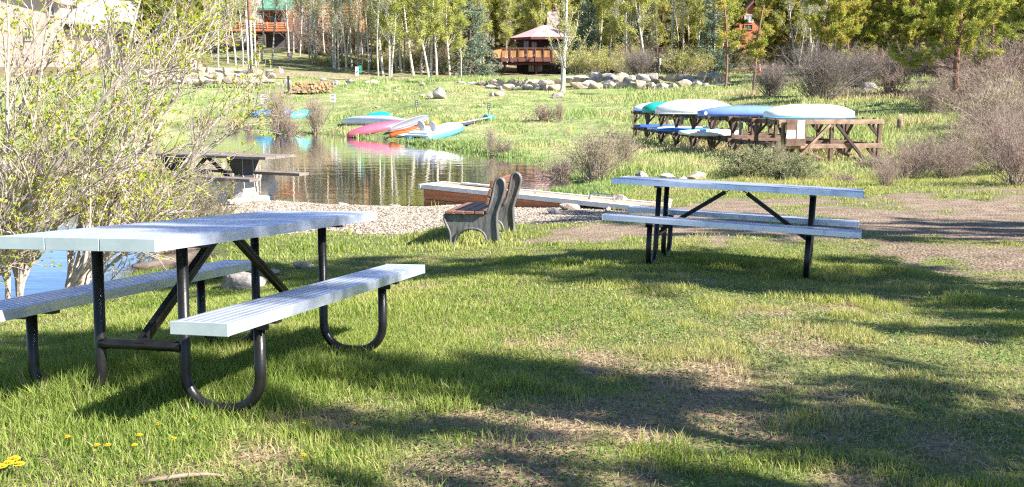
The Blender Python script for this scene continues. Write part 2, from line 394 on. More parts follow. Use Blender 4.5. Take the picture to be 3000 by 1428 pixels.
M['dockwood'] = simple("dock_log", (.68, .26, .10), (.42, .14, .05), rough=.7, scale=3, stretch=(.8, 8, 16), bump=.3)
M['deckboard'] = simple("deck_board", (.50, .36, .27), (.36, .25, .19), rough=.8, scale=6)
M['white'] = simple("white_paint", (.82, .81, .78), (.66, .64, .6), rough=.55, scale=3)
M['steel'] = simple("steel", (.6, .6, .6), (.45, .45, .45), rough=.3, metal=.9)
M['rackwood'] = simple("rack_wood", (.22, .125, .085), (.085, .055, .04), rough=.85, scale=5, stretch=(1, 1, 1), bump=.3)
M['railwood'] = simple("rail_wood", (.42, .28, .19), (.17, .10, .07), rough=.85, scale=4, bump=.3)
M['darkwood'] = simple("dark_wood", (.05, .035, .028), (.09, .06, .045), rough=.85, scale=5)
M['paper'] = simple("paper", (.85, .85, .83), (.78, .78, .76), rough=.6, scale=20)
M['rock'] = simple("rock", (.50, .45, .41), (.23, .205, .19), rough=.9, scale=2.2, bump=.8, bscale=7, dist=.6)
M['rockwarm'] = simple("warm_rock", (.58, .47, .38), (.34, .25, .19), rough=.9, scale=2.4, bump=.8, bscale=7, dist=.6)
M['twig'] = simple("twig", (.46, .37, .28), (.28, .22, .17), rough=.85, scale=10)
M['twiggrey'] = simple("grey_twig", (.30, .25, .22), (.15, .12, .11), rough=.85, scale=8)
M['twigred'] = simple("reddish_twig", (.42, .31, .26), (.24, .17, .14), rough=.85, scale=8)
M['shrubbark'] = simple("shrub_bark", (.62, .52, .44), (.36, .29, .24), rough=.8, scale=9, stretch=(1, 1, 3), bump=.3)
M['pinebark'] = simple("pine_bark", (.30, .15, .10), (.12, .07, .05), rough=.9, scale=6, bump=.6)
M['brownbark'] = simple("brown_bark", (.16, .12, .10), (.07, .055, .045), rough=.9, scale=6, bump=.5)
M['grass'] = leafmat("grass_blade", [(.11, .18, .035), (.22, .30, .06), (.35, .40, .10), (.46, .43, .17), (.58, .47, .29)], .42)
M['grassfar'] = leafmat("meadow_blade", [(.17, .30, .09), (.26, .37, .12), (.38, .42, .16), (.50, .44, .23), (.54, .40, .28)], .35)
M['leafshrub'] = leafmat("shrub_leaf", [(.22, .32, .03), (.42, .52, .05), (.58, .62, .10), (.58, .40, .14)], .5)
M['leafaspen'] = leafmat("aspen_leaf", [(.30, .35, .08), (.48, .50, .13), (.64, .60, .22)], .45, objvar=.3)
M['needlepine'] = leafmat("pine_needle", [(.15, .18, .045), (.31, .34, .08), (.47, .46, .12), (.56, .40, .15)], .42, objvar=.25)
M['needlespruce'] = leafmat("spruce_needle", [(.09, .13, .08), (.20, .26, .18), (.34, .41, .31)], .15, objvar=.2)
M['sage'] = leafmat("sage_leaf", [(.14, .17, .07), (.25, .29, .13), (.34, .36, .2)], .3)
M['yellow'] = simple("dandelion", (.85, .62, .02), (.75, .45, .01), rough=.6)
M['dead'] = simple("dead_wood", (.50, .40, .29), (.28, .2, .14), rough=.85, scale=8)
def plastic(name, c, rough=.35): return simple(name, c, tuple(v * .86 for v in c), rough=rough, scale=3)

# ------------------------------------------------------------------ terrain mesh and water
def warp(n, a, k, c):
    u = np.linspace(-1, 1, n); return c + np.sign(u) * a * (np.exp(k * np.abs(u)) - 1)
gx = warp(441, 3.2, 5.1, 0.0); gy = warp(441, 4.0, 4.9, 9.0)
GX, GY = np.meshgrid(gx, gy)
GZ = zt(GX, GY)
nx, ny = len(gx), len(gy)
idx = np.arange(nx * ny).reshape(ny, nx)
q = np.stack([idx[:-1, :-1], idx[:-1, 1:], idx[1:, 1:], idx[1:, :-1]], -1).reshape(-1, 4)
g_, s_, p_, b_ = masks(GX, GY)
dsh = np.minimum(sd(POND, GX, GY), sd(INLET, GX, GY))
wet = sstep(.05, -.15, GZ - .02)
me = npmesh("ground", np.stack([GX, GY, GZ], -1).reshape(-1, 3), q, np.full(len(q), 4), M['ground'], smooth=True,
            attrs={"gravel": ('POINT', np.maximum(g_, s_ * .7).ravel()), "path": ('POINT', p_.ravel()), "bare": ('POINT', np.clip(b_ * 1.1, 0, 1).ravel()),
                   "far": ('POINT', sstep(17, 26, GY).ravel()), "wood": ('POINT', (sstep(82, 88, GY + (fbm(GX, GY, 4, 8) - .5) * 6) * (1 - .55 * sstep(118, 108, GY) * sstep(20, 14, np.abs(GX + 24))) ).ravel()), "wet": ('POINT', wet.ravel())})
ground = tag(link("ground", me), kind="structure")
mb = MB(); mb.add([(-700, -120, 0), (700, -120, 0), (700, 130, 0), (-700, 130, 0)], [(0, 1, 2, 3)])
pw = [tuple(v) for v in POND]
water = tag(mb.build("water", M['water'], fix=False), kind="structure")

# ------------------------------------------------------------------ vegetation tools
def unit(v): return v / (np.linalg.norm(v, axis=-1, keepdims=True) + 1e-12)
def grow(base, d, L, K, rng, wob=.25, grav=0.0):
    """N wandering strands of K points"""
    N = len(base); P = np.empty((N, K, 3)); P[:, 0] = base; d = unit(d); st = (L / (K - 1))[:, None]
    for k in range(1, K):
        d = unit(d + rng.normal(0, wob, (N, 3)) + np.array([0, 0, grav]))
        P[:, k] = P[:, k - 1] + d * st
    return P
def kids(P, n, rng, t0=.2, t1=1.0, ang=.8, up=.2):
    """n side shoots for each strand: base points, directions and where on the parent they start"""
    N, K, _ = P.shape; pi = np.repeat(np.arange(N), n); t = rng.uniform(t0, t1, N * n) * (K - 1)
    k = np.minimum(t.astype(int), K - 2); f = (t - k)[:, None]
    b = P[pi, k] * (1 - f) + P[pi, k + 1] * f; d = unit(P[pi, k + 1] - P[pi, k])
    r = unit(rng.normal(0, 1, (N * n, 3))); r = unit(r - d * (r * d).sum(1)[:, None])
    a = ang * rng.uniform(.6, 1.3, (N * n, 1))
    return b, unit(d * np.cos(a) + r * np.sin(a) + np.array([0, 0, up])), pi, t / (K - 1)
def strands(P, r0, r1, n=3):
    """thin tubes round strands -> (verts, quads)"""
    N, K, _ = P.shape; t = unit(np.gradient(P, axis=1))
    ref = np.where(np.abs(t[..., 2:3]) > .9, np.array([1.0, 0, 0]), np.array([0, 0, 1.0]))
    x = unit(np.cross(t, ref)); y = np.cross(t, x)
    s = np.linspace(0, 1, K)[None, :, None]; r = (np.reshape(r0, (-1, 1, 1)) * (1 - s) + np.reshape(r1, (-1, 1, 1)) * s)
    V = np.stack([P + r * (math.cos(a) * x + math.sin(a) * y) for a in 2 * math.pi * np.arange(n) / n], 2).reshape(-1, 3)
    base = (np.arange(N) * K * n)[:, None, None]; kk = (np.arange(K - 1) * n)[None, :, None]; i = np.arange(n)[None, None, :]; j = (np.arange(n)[None, None, :] + 1) % n
    Q = np.stack([base + kk + i, base + kk + j, base + kk + n + j, base + kk + n + i], -1).reshape(-1, 4)
    return V, Q
def join(parts):
    V = []; Q = []; o = 0
    for v, q in parts: V.append(v); Q.append(q + o); o += len(v)
    return np.concatenate(V), np.concatenate(Q)
def twigmesh(name, parts, mat):
    V, Q = join(parts); return npmesh(name, V, Q, np.full(len(Q), 4), mat, smooth=True)
def leaves(c, a, ln, wd, rng, v=None, flat=0.0):
    """one rhombic leaf at each centre c along axis a"""
    N = len(c); a = unit(a); r = unit(rng.normal(0, 1, (N, 3)) + np.array([0, 0, 0.0])); b = unit(np.cross(a, r + np.array([0, 0, flat * 2])))
    ln = np.broadcast_to(ln, N)[:, None]; wd = np.broadcast_to(wd, N)[:, None]
    V = np.stack([c, c + a * ln * .45 + b * wd / 2, c + a * ln, c + a * ln * .45 - b * wd / 2], 1).reshape(-1, 3)
    return V, np.arange(N * 4).reshape(-1, 4), (rng.uniform(0, 1, N) if v is None else v)
def leafmesh(name, L, mat):
    V, Q, v = L; return npmesh(name, V, Q, np.full(len(Q), 4), mat, attrs={"v": ('FACE', v)})

# ---- kinds of trees
def aspen(name, seed, h=13, r=.16, leaf=1.0, lean=.03, low=.3, nb=26):
    rng = np.random.default_rng(seed)
    root = empty(name)
    T = grow(np.array([[0, 0, -.3]]), np.array([[rng.normal(0, lean), rng.normal(0, lean), 1.0]]), np.array([h + .3]), 12, rng, .035, .03)
    parts = [strands(T, r * 1.0, r * .12, 8)]
    mb_t = T.copy(); fl = T[:, :2].copy(); fl[:, 1] = T[:, 0] + (T[:, 1] - T[:, 0]) * .3; fl[:, 0, 2] += .1
    parts.append(strands(fl, r * 1.5, r * .97, 8))
    b, d, pi, t = kids(T, nb, rng, low, .97, .75, .35)
    B = grow(b, d, (h * .26) * (1.15 - t) * rng.uniform(.5, 1.2, len(b)), 6, rng, .13, .10)
    parts.append(strands(B, r * .27 * (1.15 - t), r * .05, 4))
    b2, d2, pi2, t2 = kids(B, 6, rng, .15, 1, .7, .15)
    C = grow(b2, d2, rng.uniform(.35, 1.1, len(b2)), 4, rng, .2, .08)
    parts.append(strands(C, .011, .004, 3))
    b3, d3, pi3, t3 = kids(C, 3, rng, .2, 1, .7, .05)
    D = grow(b3, d3, rng.uniform(.2, .5, len(b3)), 3, rng, .25, .0)
    parts.append(strands(D, .006, .003, 3))
    tr = link("trunk", twigmesh("trunk", parts, M['aspen']), root)
    nl = int(len(D) * 9 * leaf)
    if nl > 20:
        k = rng.integers(0, len(D), nl); c = D[k, rng.integers(0, 3, nl)] + rng.normal(0, .09, (nl, 3))
        patch = vnoise(D[k, 1, 0] + D[k, 1, 1] * .7, D[k, 1, 2], 1.1, seed); keep = patch > .36; c = c[keep]
        L = leaves(c, rng.normal(0, 1, c.shape) + [0, 0, -.3], rng.uniform(.07, .14, len(c)), rng.uniform(.06, .11, len(c)), rng)
        link("crown", leafmesh("crown", L, M['leafaspen']), root)
    return root
def spruce(name, seed, h=12, R=2.3, mat='needlespruce', dens=1.0):
    rng = np.random.default_rng(seed); root = empty(name)
    T = grow(np.array([[0, 0, -.3]]), np.array([[0, 0, 1.0]]), np.array([h + .3]), 8, rng, .01, 0)
    nbr = int(170 * dens); z = h * (1 - np.sqrt(rng.uniform(0.0, .99, nbr))) * .97 + .25
    an = rng.uniform(0, 2 * math.pi, nbr); rr = R * (1 - z / h) ** .85 * rng.uniform(.65, 1.1, nbr) + .12
    b = np.stack([0 * z, 0 * z, z], 1); d = np.stack([np.cos(an), np.sin(an), rng.uniform(-.25, .1, nbr)], 1)
    B = grow(b, d, rr, 6, rng, .06, .03)
    link("trunk", twigmesh("trunk", [strands(T, .15, .02, 7), strands(B, .028, .006, 4)], M['brownbark']), root)
    b2, d2, pi, t = kids(B, 9, rng, .15, 1, .75, -.12)
    C = grow(b2, d2, rr[pi] * .33 * (1.2 - t) + .08, 4, rng, .12, -.08)
    n = int(26000 * dens); k = rng.integers(0, len(C), n); f = rng.uniform(0, 1, n) * 2.99; kk = f.astype(int); f = (f - kk)[:, None]
    c = C[k, kk] * (1 - f) + C[k, kk + 1] * f + rng.normal(0, .025, (n, 3)); a = unit(C[k, -1] - C[k, 0]) + rng.normal(0, .55, (n, 3))
    v = np.clip(vnoise(c[:, 0] * 1.3 + c[:, 2], c[:, 1], .5, seed) * .6 + rng.uniform(0, .4, n), 0, 1)
    link("crown", leafmesh("crown", leaves(c, a, rng.uniform(.12, .24, n), rng.uniform(.03, .06, n), rng, v), M[mat]), root)
    return root
def pine(name, seed, h=13, R=2.0, low=.25, dens=1.0, r=.17, bark='pinebark', lean=.03, nb=46, nd=1.0):
    rng = np.random.default_rng(seed); root = empty(name)
    T = grow(np.array([[0, 0, -.3]]), np.array([[rng.normal(0, lean), rng.normal(0, lean), 1.0]]), np.array([h + .3]), 12, rng, .045, .02)
    b, d, pi, t = kids(T, nb, rng, low, .99, 1.25, .12)
    dead = rng.uniform(0, 1, len(b)) < .15
    B = grow(b, d, R * (1.2 - t * .9) * rng.uniform(.45, 1.15, len(b)), 7, rng, .16, .05)
    b2, d2, pi2, t2 = kids(B, 5, rng, .25, 1, .8, .1)
    C = grow(b2, d2, rng.uniform(.25, .75, len(b2)) * (R / 2) ** .5, 4, rng, .22, .06)
    bd, dd, _, _ = kids(T, 22, rng, .1, low + .2, 1.4, -.05); Dd = grow(bd, dd, rng.uniform(.4, 1.5, len(bd)), 5, rng, .2, -.04)
    link("trunk", twigmesh("trunk", [strands(T, r, r * .15, 8), strands(B, .035 * (1.3 - t), .008, 4), strands(C, .009, .004, 3), strands(Dd, .014, .004, 3)], M[bark]), root)
    live = ~dead[pi2]; C = C[live]
    n = int(24000 * dens); k = rng.integers(0, len(C), n); kk = rng.integers(1, 4, n)
    c = C[k, kk] + rng.normal(0, .07, (n, 3)); a = unit(C[k, 3] - C[k, 0]) * .6 + rng.normal(0, .6, (n, 3)) + [0, 0, .25]
    v = np.clip(_hash(k, k * 3, 7) * .55 + rng.uniform(0, .4, n), 0, 1)
    link("crown", leafmesh("crown", leaves(c, a, rng.uniform(.13, .26, n) * nd, rng.uniform(.035, .07, n) * nd, rng, v), M['needlepine']), root)
    return root
def twigbush(name, seed, h=1.6, R=.9, stems=40, mat='twig', lf=0, leafm='sage', r=.012, spread=.5, sub=5, leafsize=.05, sub2=4, crown="leaves"):
    rng = np.random.default_rng(seed); root = empty(name)
    an = rng.uniform(0, 2 * math.pi, stems); ti = np.abs(rng.normal(0, spread, stems))
    b = np.stack([np.cos(an) * R * .25 * rng.uniform(0, 1, stems), np.sin(an) * R * .25 * rng.uniform(0, 1, stems), np.full(stems, -.1)], 1)
    d = np.stack([np.cos(an) * np.sin(ti), np.sin(an) * np.sin(ti), np.cos(ti)], 1)
    S = grow(b, d, h * rng.uniform(.55, 1.1, stems), 7, rng, .13, .03)
    b2, d2, p2, t2 = kids(S, sub, rng, .2, 1, .55, .1); C = grow(b2, d2, h * .35 * (1.2 - t2) * rng.uniform(.6, 1.2, len(b2)), 5, rng, .2, .04)
    b3, d3, p3, t3 = kids(C, sub2, rng, .2, 1, .6, .05); D = grow(b3, d3, h * .14 * rng.uniform(.5, 1.3, len(b3)), 4, rng, .25, .02)
    link("branches", twigmesh("branches", [strands(S, r, r * .35, 4), strands(C, r * .5, r * .2, 3), strands(D, r * .28, r * .14, 3)], M[mat]), root)
    if lf:
        k = rng.integers(0, len(D), lf); kk = rng.integers(0, 4, lf); c = D[k, kk] + rng.normal(0, leafsize * .5, (lf, 3))
        link(crown, leafmesh(crown, leaves(c, rng.normal(0, 1, (lf, 3)) + [0, 0, .5], leafsize * rng.uniform(.6, 1.3, lf), leafsize * .5, rng), M[leafm]), root)
    return root

def wpart(mb, name, mats, root, bevel=0):
    """a part whose shape was written in world coordinates, under an unrotated root"""
    off = np.array(root.location); mb.v = [tuple(np.array(v) - off) for v in mb.v]
    return mb.build(name, mats, root, bevel=bevel)

# ------------------------------------------------------------------ the two aluminium picnic tables
def plank(mb, x0, x1, l, ztop, t):
    w = x1 - x0; g = .0025
    prof = [(x0, ztop - t), (x1, ztop - t), (x1, ztop - .003), (x1 - .004, ztop)]
    for k in range(5, -1, -1):
        a = x0 + w * (k + .78) / 6.3 + .008; b = x0 + w * (k + .30) / 6.3 + .008
        prof += [(a, ztop), (a - .004, ztop - g), (b + .004, ztop - g), (b, ztop)]
    prof += [(x0 + .004, ztop), (x0, ztop - .003)]
    mb.prism(prof, -l, l)
def picnic_table(mat4, label, debris=True):
    root = empty("picnic_table", mat=mat4, label=label, cat="picnic table", group="aluminium picnic tables on the lawn")
    L, Wd, t, hb, bo, bw, u, v, s, HT = 2.226, .775, .0496, .4373, .4413, .2535, .2184, .5885, .694, .76
    l = L / 2; r = .025
    for k in range(3):
        a = -Wd / 2 + k * Wd / 3; mb = MB(); plank(mb, a + .003, a + Wd / 3 - .003, l, HT, t); o = mb.build("top_plank", M['alu'], root)
        for sy in (-1, 1):
            c = MB(); c.box((a + Wd / 6, sy * (l + .003), HT - t / 2), (Wd / 3 - .004, .010, t + .004)); c.build("end_cap", M['alu_cap'], o, bevel=.002)
    for sx in (-1, 1):
        mb = MB(); x0, x1 = sorted((sx * bo, sx * (bo + bw))); plank(mb, x0, x1, l, hb, t); o = mb.build("seat", M['alu'], root)
        for sy in (-1, 1):
            c = MB(); c.box(((x0 + x1) / 2, sy * (l + .003), hb - t / 2), (bw + .004, .010, t + .004)); c.build("end_cap", M['alu_cap'], o, bevel=.002)
        for sy in (-1, 1):
            R = .15; y = sy * s; pth = [(u, y, HT - t - .012)]
            for k in range(9):
                a = math.pi / 2 * k / 8; pth.append((u + R - R * math.cos(a), y, -.02 + R - R * math.sin(a)))
            for k in range(9):
                a = math.pi / 2 * k / 8; pth.append((v - R + R * math.sin(a), y, -.02 + R - R * math.cos(a)))
            pth.append((v, y, hb - t - .012)); pth = [(sx * p[0], p[1], p[2]) for p in pth]
            mb = MB(); mb.tube(pth, r, 14); mb.build("leg_frame", M['pipe'], root)
            mb = MB(); mb.beam((sx * (bo + .01), y, hb - t - .008), (sx * (bo + bw - .01), y, hb - t - .008), .05, .016)
            mb.beam((sx * (v - .001), y - .026, hb - t - .03), (sx * (v + .06), y - .026, hb - t - .03), .006, .03); mb.build("seat_bracket", M['pipe'], root)
    for sy in (-1, 1):
        y = sy * s
        mb = MB(); mb.beam((-Wd / 2 + .05, y, HT - t - .009), (Wd / 2 - .05, y, HT - t - .009), .055, .018); mb.build("top_bracket", M['pipe'], root)
        mb = MB(); mb.tube([(-u + .01, y, .245), (-u + .05, y, .245), (u - .05, y, .245), (u - .01, y, .245)], [.03, .024, .024, .03], 12); mb.build("cross_bar", M['pipe'], root)
        mb = MB(); a = np.array([0, y - sy * .01, .275]); b = np.array([0, sy * .10, HT - t - .035])
        mb.beam(a, b, .05, .012); mb.beam(a + [.022, 0, .0], b + [.022, 0, 0], .006, .04)
        mb.beam(b - [0, sy * .004, 0], b + [0, -sy * .06, .03], .05, .008); mb.beam(a, a + [0, sy * .03, -.02], .05, .01); mb.build("brace", M['pipe'], root)
    return root
def mat4(R, T):
    m = Matrix(np.asarray(R).tolist()).to_4x4(); m.translation = Vector([float(x) for x in T]); return m
picnic_table(mat4(T1M, T1T), "large near aluminium picnic table in the left foreground with black pipe legs")
picnic_table(mat4(T2M, T2T), "aluminium picnic table on the lawn at right, broadside with crossed black braces")

# ------------------------------------------------------------------ park bench by the gravel
def park_bench():
    o3 = np.array([-.16, 11.8, 0]); o3[2] = .26
    fw = np.array([-.984, .18, 0]); ln = -np.array([.18, .984, -.045])
    R = np.stack([fw, ln / np.linalg.norm(ln), np.array([0, 0, 1.0])], 1); o3 = o3 - R[:, 1] * 1.14
    root = empty("park_bench", mat=mat4(R, o3), label="park bench with brown slats and grey curved end frames by the gravel", cat="bench")
    out = [(0, -.05), (.02, .13), (.03, .37), (-.045, .61), (-.07, .72), (-.06, .795), (-.02, .83), (.03, .815), (.055, .76), (.08, .62), (.125, .455), (.16, .40), (.21, .375), (.69, .375), (.695, .30), (.665, .23), (.625, .13), (.62, -.05),
           (.575, -.05), (.56, .07), (.52, .135), (.44, .185), (.33, .20), (.235, .175), (.175, .11), (.135, -.05)]
    def ss(pts, n=4):
        P = np.array(pts, float); o = []
        for k in range(len(P) - 1):
            a = P[max(k - 1, 0)]; b = P[k]; c = P[k + 1]; d = P[min(k + 2, len(P) - 1)]
            for i in range(n):
                t = i / n; o.append(.5 * ((2 * b) + (-a + c) * t + (2 * a - 5 * b + 4 * c - d) * t * t + (-a + 3 * b - 3 * c + d) * t ** 3))
        o.append(P[-1]); return np.array(o)
    back = ss(out[:12]); leg = ss(out[13:18]); arch = ss(out[18:])
    poly = [tuple(p) for p in back] + [out[12]] + [tuple(p) for p in leg] + [tuple(p) for p in arch]
    for y in (.0, 1.14):
        mb = MB(); mb.prism(poly, y - .022, y + .022); fr = mb.build("end_frame", M['cast'], root, bevel=.004)
        rb = MB()
        for q in (back, leg, arch):
            for e in (-.028, .028):
                P = np.stack([q[:, 0], np.full(len(q), y + e), q[:, 1]], 1); rb.tube(P, .016, 7)
        P = [( .16, y - .02, .40), (.21, y - .045, .345), (.30, y - .05, .315), (.40, y - .04, .33)]; rb.tube(ss(P), .016, 7)
        rb.build("moulded_rim", M['cast'], fr)
    for k in range(4):
        mb = MB(); f = .245 + k * .128; mb.box((f, .57, .398), (.112, 1.27, .034)); mb.build("seat_slat", M['slat'], root, bevel=.006)
    an = math.radians(-14)
    Rr = np.array([[math.cos(an), 0, math.sin(an)], [0, 1, 0], [-math.sin(an), 0, math.cos(an)]])
    for f, z in ((.085, .765), (.112, .655), (.14, .545)):
        mb = MB(); mb.box((f, .57, z), (.036, 1.27, .088), Rr); mb.build("back_slat", M['slat'], root, bevel=.006)
park_bench()

# ------------------------------------------------------------------ concrete picnic table at the water
def concrete_table():
    a = np.array([-4.45, 17.2]); ax = np.array([-.90, .436]); ax /= np.linalg.norm(ax); pn = np.array([-ax[1], ax[0]])
    z0 = .12
    R = np.array([[ax[0], pn[0], 0], [ax[1], pn[1], 0], [0, 0, 1.0]])
    root = empty("concrete_picnic_table", mat=mat4(R, (a[0], a[1], z0)), label="picnic table with grey plank top on white concrete pedestals at the water", cat="picnic table")
    root.scale = (1.08, 1.08, 1.08)
    Lt = 3.0
    for k in range(3):
        mb = MB(); mb.box((Lt / 2 - .35, -.26 + k * .26, .80), (Lt, .25, .045)); mb.build("top_plank", M['greywood'], root, bevel=.004)
    for sy in (-1, 1):
        mb = MB(); mb.box((Lt / 2 - .40, sy * .62, .47), (Lt - .15, .26, .05)); mb.build("seat", M['greywood'], root, bevel=.004)
    for x in (.45, Lt - 1.05):
        ped = [(-.62, -.05), (.62, -.05), (.62, .08), (.20, .09), (.15, .2), (.14, .48), (-.14, .48), (-.15, .2), (-.20, .09), (-.62, .08)]
        mb = MB(); mb.prism(ped, x - .11, x + .11, 'x'); mb.build("pedestal", M['concrete'], root, bevel=.012)
        mb = MB(); mb.prism([(-.13, .481), (.13, .481), (.34, .775), (-.34, .775)], x - .09, x + .09, 'x'); mb.build("top_bracket", M['bracket'], root, bevel=.006)
        for sy in (-1, 1):
            mb = MB(); mb.prism([(sy * .50, .081), (sy * .72, .081), (sy * .74, .30), (sy * .66, .442), (sy * .54, .442), (sy * .50, .33)], x - .08, x + .08, 'x'); mb.build("seat_support", M['concrete'], root, bevel=.01)
    for sx in ((.62, 1.25), (Lt - 1.2, Lt - 1.75)):
        mb = MB(); mb.beam((sx[0], 0, .30), (sx[1], 0, .765), .05, .05); mb.build("brace", M['darkwood'], root)
concrete_table()

# ------------------------------------------------------------------ floating dock
def dock():
    A = np.array([-1.69, 17.75, .44]); B = np.array([2.14, 14.75, .36]); d = (B - A); L = np.linalg.norm(d); d /= L
    n = np.array([-d[1], d[0], 0]); n /= np.linalg.norm(n)
    if n[1] < 0: n = -n
    R = np.stack([d, n, np.cross(d, n)], 1)
    root = empty("dock", mat=mat4(R, A), label="small dock with white rails, pale boards and orange log side", cat="dock")
    w = .68
    for k in range(int(L / .125)):
        mb = MB(); mb.box((.1 + k * .125, w / 2, -.035), (.112, w - .12, .03)); mb.build("deck_board", M['deckboard'], root)
    for y in (.035, w - .035):
        mb = MB(); mb.box((L / 2, y, -.045), (L, .07, .085)); mb.build("edge_rail", M['white'], root, bevel=.008)
    mb = MB(); mb.box((-.03, w / 2, -.055), (.06, w + .04, .10)); mb.build("end_rail", M['white'], root, bevel=.008)
    for z, h, x1 in ((-.185, .185, 3.3), (-.365, .165, 2.7)):
        mb = MB(); mb.box((.03 + x1 / 2, .055, z), (x1, .06, h)); mb.build("side_board", M['dockwood'], root, bevel=.012)
    mb = MB(); mb.box((.06, .36, -.26), (.05, .5, .33)); mb.build("end_board", M['dockwood'], root)
    mb = MB(); mb.box((.9, .12, -.475), (2.0, .22, .07)); mb.build("float", M['white'], root, bevel=.02)
    for x in (2.0, 3.6):
        mb = MB(); p = [(x, .2, 0), (x + .02, .2, .07), (x + .07, .2, .1), (x + .43, .2, .1), (x + .48, .2, .07), (x + .5, .2, 0)]; mb.tube(p, .014, 8); mb.build("handle", M['steel'], root)
    mb = MB(); mb.box((.9, w - .12, .012), (.75, .1, .03)); mb.build("cleat_board", M['white'], root)
dock()

# ------------------------------------------------------------------ rocks
def rockmesh(seed, sub=3, flat=.75, sharp=.25):
    import bmesh
    bm = bmesh.new(); bmesh.ops.create_icosphere(bm, subdivisions=sub, radius=1)
    rng = np.random.default_rng(seed); P = np.array([v.co[:] for v in bm.verts])
    N = unit(rng.normal(0, 1, (16, 3))); D = rng.uniform(.5, .85, 16)
    for n, dd in zip(N, D):
        h = P @ n; ex = np.maximum(h - dd, 0); P -= ex[:, None] * n * .98
    P *= (1.12 + .12 * (fbm(P[:, 0] * 3 + 9, P[:, 1] * 3 + P[:, 2] * 2, .8, seed) - .5))[:, None] * np.array([1, .8, flat])
    for v, p in zip(bm.verts, P): v.co = p
    me = bpy.data.meshes.new("boulder"); bm.to_mesh(me); bm.free()
    for p in me.polygons: p.use_smooth = False
    return me
RM = []
for k in range(7):
    m_ = rockmesh(k + 1); m_.materials.append(M['rock'] if k % 3 else M['rockwarm']); RM.append(m_)
_rr = np.random.default_rng(4)
def boulder(px, py, d, wpx, hpx, label, group=None, name="boulder", k=None, sink=.15, rz=None):
    """a boulder whose foot shows at (px, py) and that spans wpx by hpx pixels"""
    P = W(px, py, d) if d else hit(px, py); d = P[1]
    w = wpx / F * d; h = hpx / F * d
    o = link(name, RM[int(_rr.integers(0, 7)) if k is None else k]); zz = zat(P[0], P[1])
    if d < 60: P[2] = zz
    o.location = (P[0], P[1], P[2] + h * (.5 - sink)); o.rotation_euler = (_rr.uniform(-.15, .15), _rr.uniform(-.15, .15), _rr.uniform(-.5, .5) if rz is None else rz)
    o.scale = (w / 1.85, w / 1.85 * .8, h / 1.35); tag(o, label, "boulder", group); return o
# boulder retaining wall to the right of the white aspen: two courses
G1 = "boulders of the long retaining wall"
for i, px in enumerate(np.arange(1690, 2150, 31)):
    boulder(px + _rr.uniform(-6, 6), 259 + _rr.uniform(-3, 3), 71, 40 + _rr.uniform(-5, 12), 24 + _rr.uniform(-3, 5), nth("grey boulder in the lower course of the long wall", i), G1)
for i, px in enumerate(np.arange(1672, 2150, 35)):
    boulder(px + _rr.uniform(-6, 6), 240 + _rr.uniform(-3, 2), 72.5, 44 + _rr.uniform(-5, 14), 26 + _rr.uniform(-3, 6), nth("grey boulder in the upper course of the long wall", i), G1)
for i, px in enumerate(np.arange(1440, 1640, 26)):
    boulder(px + _rr.uniform(-5, 5), 263 + _rr.uniform(-4, 4), 71, 33 + _rr.uniform(-5, 7), 20 + _rr.uniform(-3, 4), nth("boulder in the lower course of the wall below the cabin", i), G1)
for i, px in enumerate(np.arange(1446, 1640, 24)):
    boulder(px + _rr.uniform(-5, 5), 248 + _rr.uniform(-3, 3), 72.5, 30 + _rr.uniform(-4, 7), 18 + _rr.uniform(-3, 4), nth("boulder in the upper course of the wall below the cabin", i), G1)
for i, px in enumerate((1355, 1384, 1412)): boulder(px, 252, 73, 31, 17, nth("pale boulder below the big blue spruce", i), G1)
# jumbled boulders on the left bank
G2 = "boulders of the left bank"
for i, px in enumerate(np.arange(425, 790, 24)):
    for j in range(3):
        boulder(px + _rr.uniform(-9, 9), 217 + j * 14 + _rr.uniform(-3, 3), 79 - j * 2.4, 32 + _rr.uniform(-8, 12), 17 + _rr.uniform(-3, 6), nth("pale boulder in the %s layer of the left bank" % ("top", "middle", "bottom")[j], i), G2, k=int(_rr.choice([0, 3, 6, 1])))
for i, (px, py, w, h) in enumerate(sorted(((730, 240, 34, 26), (760, 243, 40, 25), (724, 252, 22, 22), (792, 250, 26, 14), (813, 255, 20, 16)))):
    boulder(px, py, 76, w, h, nth("pale boulder by itself at the right end of the left bank", i), G2)
for px, py, w, h, lb in ((840, 254, 34, 26, "rounded pale boulder just left of the firewood"), (950, 240, 22, 14, "small pale boulder above the right end of the firewood"), (980, 256, 32, 22, "squarish white boulder right of the firewood"),
                         (1012, 256, 44, 14, "long low tan rock slab right of the squarish white boulder"), (1022, 244, 26, 12, "small flat pale boulder above the low tan slab"), (1088, 261, 44, 28, "grey boulder leaning in the grass below the green utility pedestal"), (1075, 247, 18, 12, "small grey boulder on top of the leaning grey one")):
    boulder(px, py, 75, w, h, lb)
def pointed_rock(px, py, w, h, label):
    P = hit(px, py); d = P[1]; o = link("boulder", RM[2]); s = 1 / F * d
    me = RM[2].copy()
    for v in me.vertices:
        t = (v.co.z + .7) / 1.4; v.co.x *= (1.15 - .75 * t); v.co.y *= (1.1 - .7 * t); v.co.x += .12 * t
    o.data = me; o.location = (P[0], P[1], P[2] + h * s * .42); o.scale = (w * s / 1.35, w * s / 1.6, h * s / 1.3); tag(o, label, "boulder")
pointed_rock(1284, 291, 44, 38, "pointed white boulder alone in the meadow above the beached canoes")
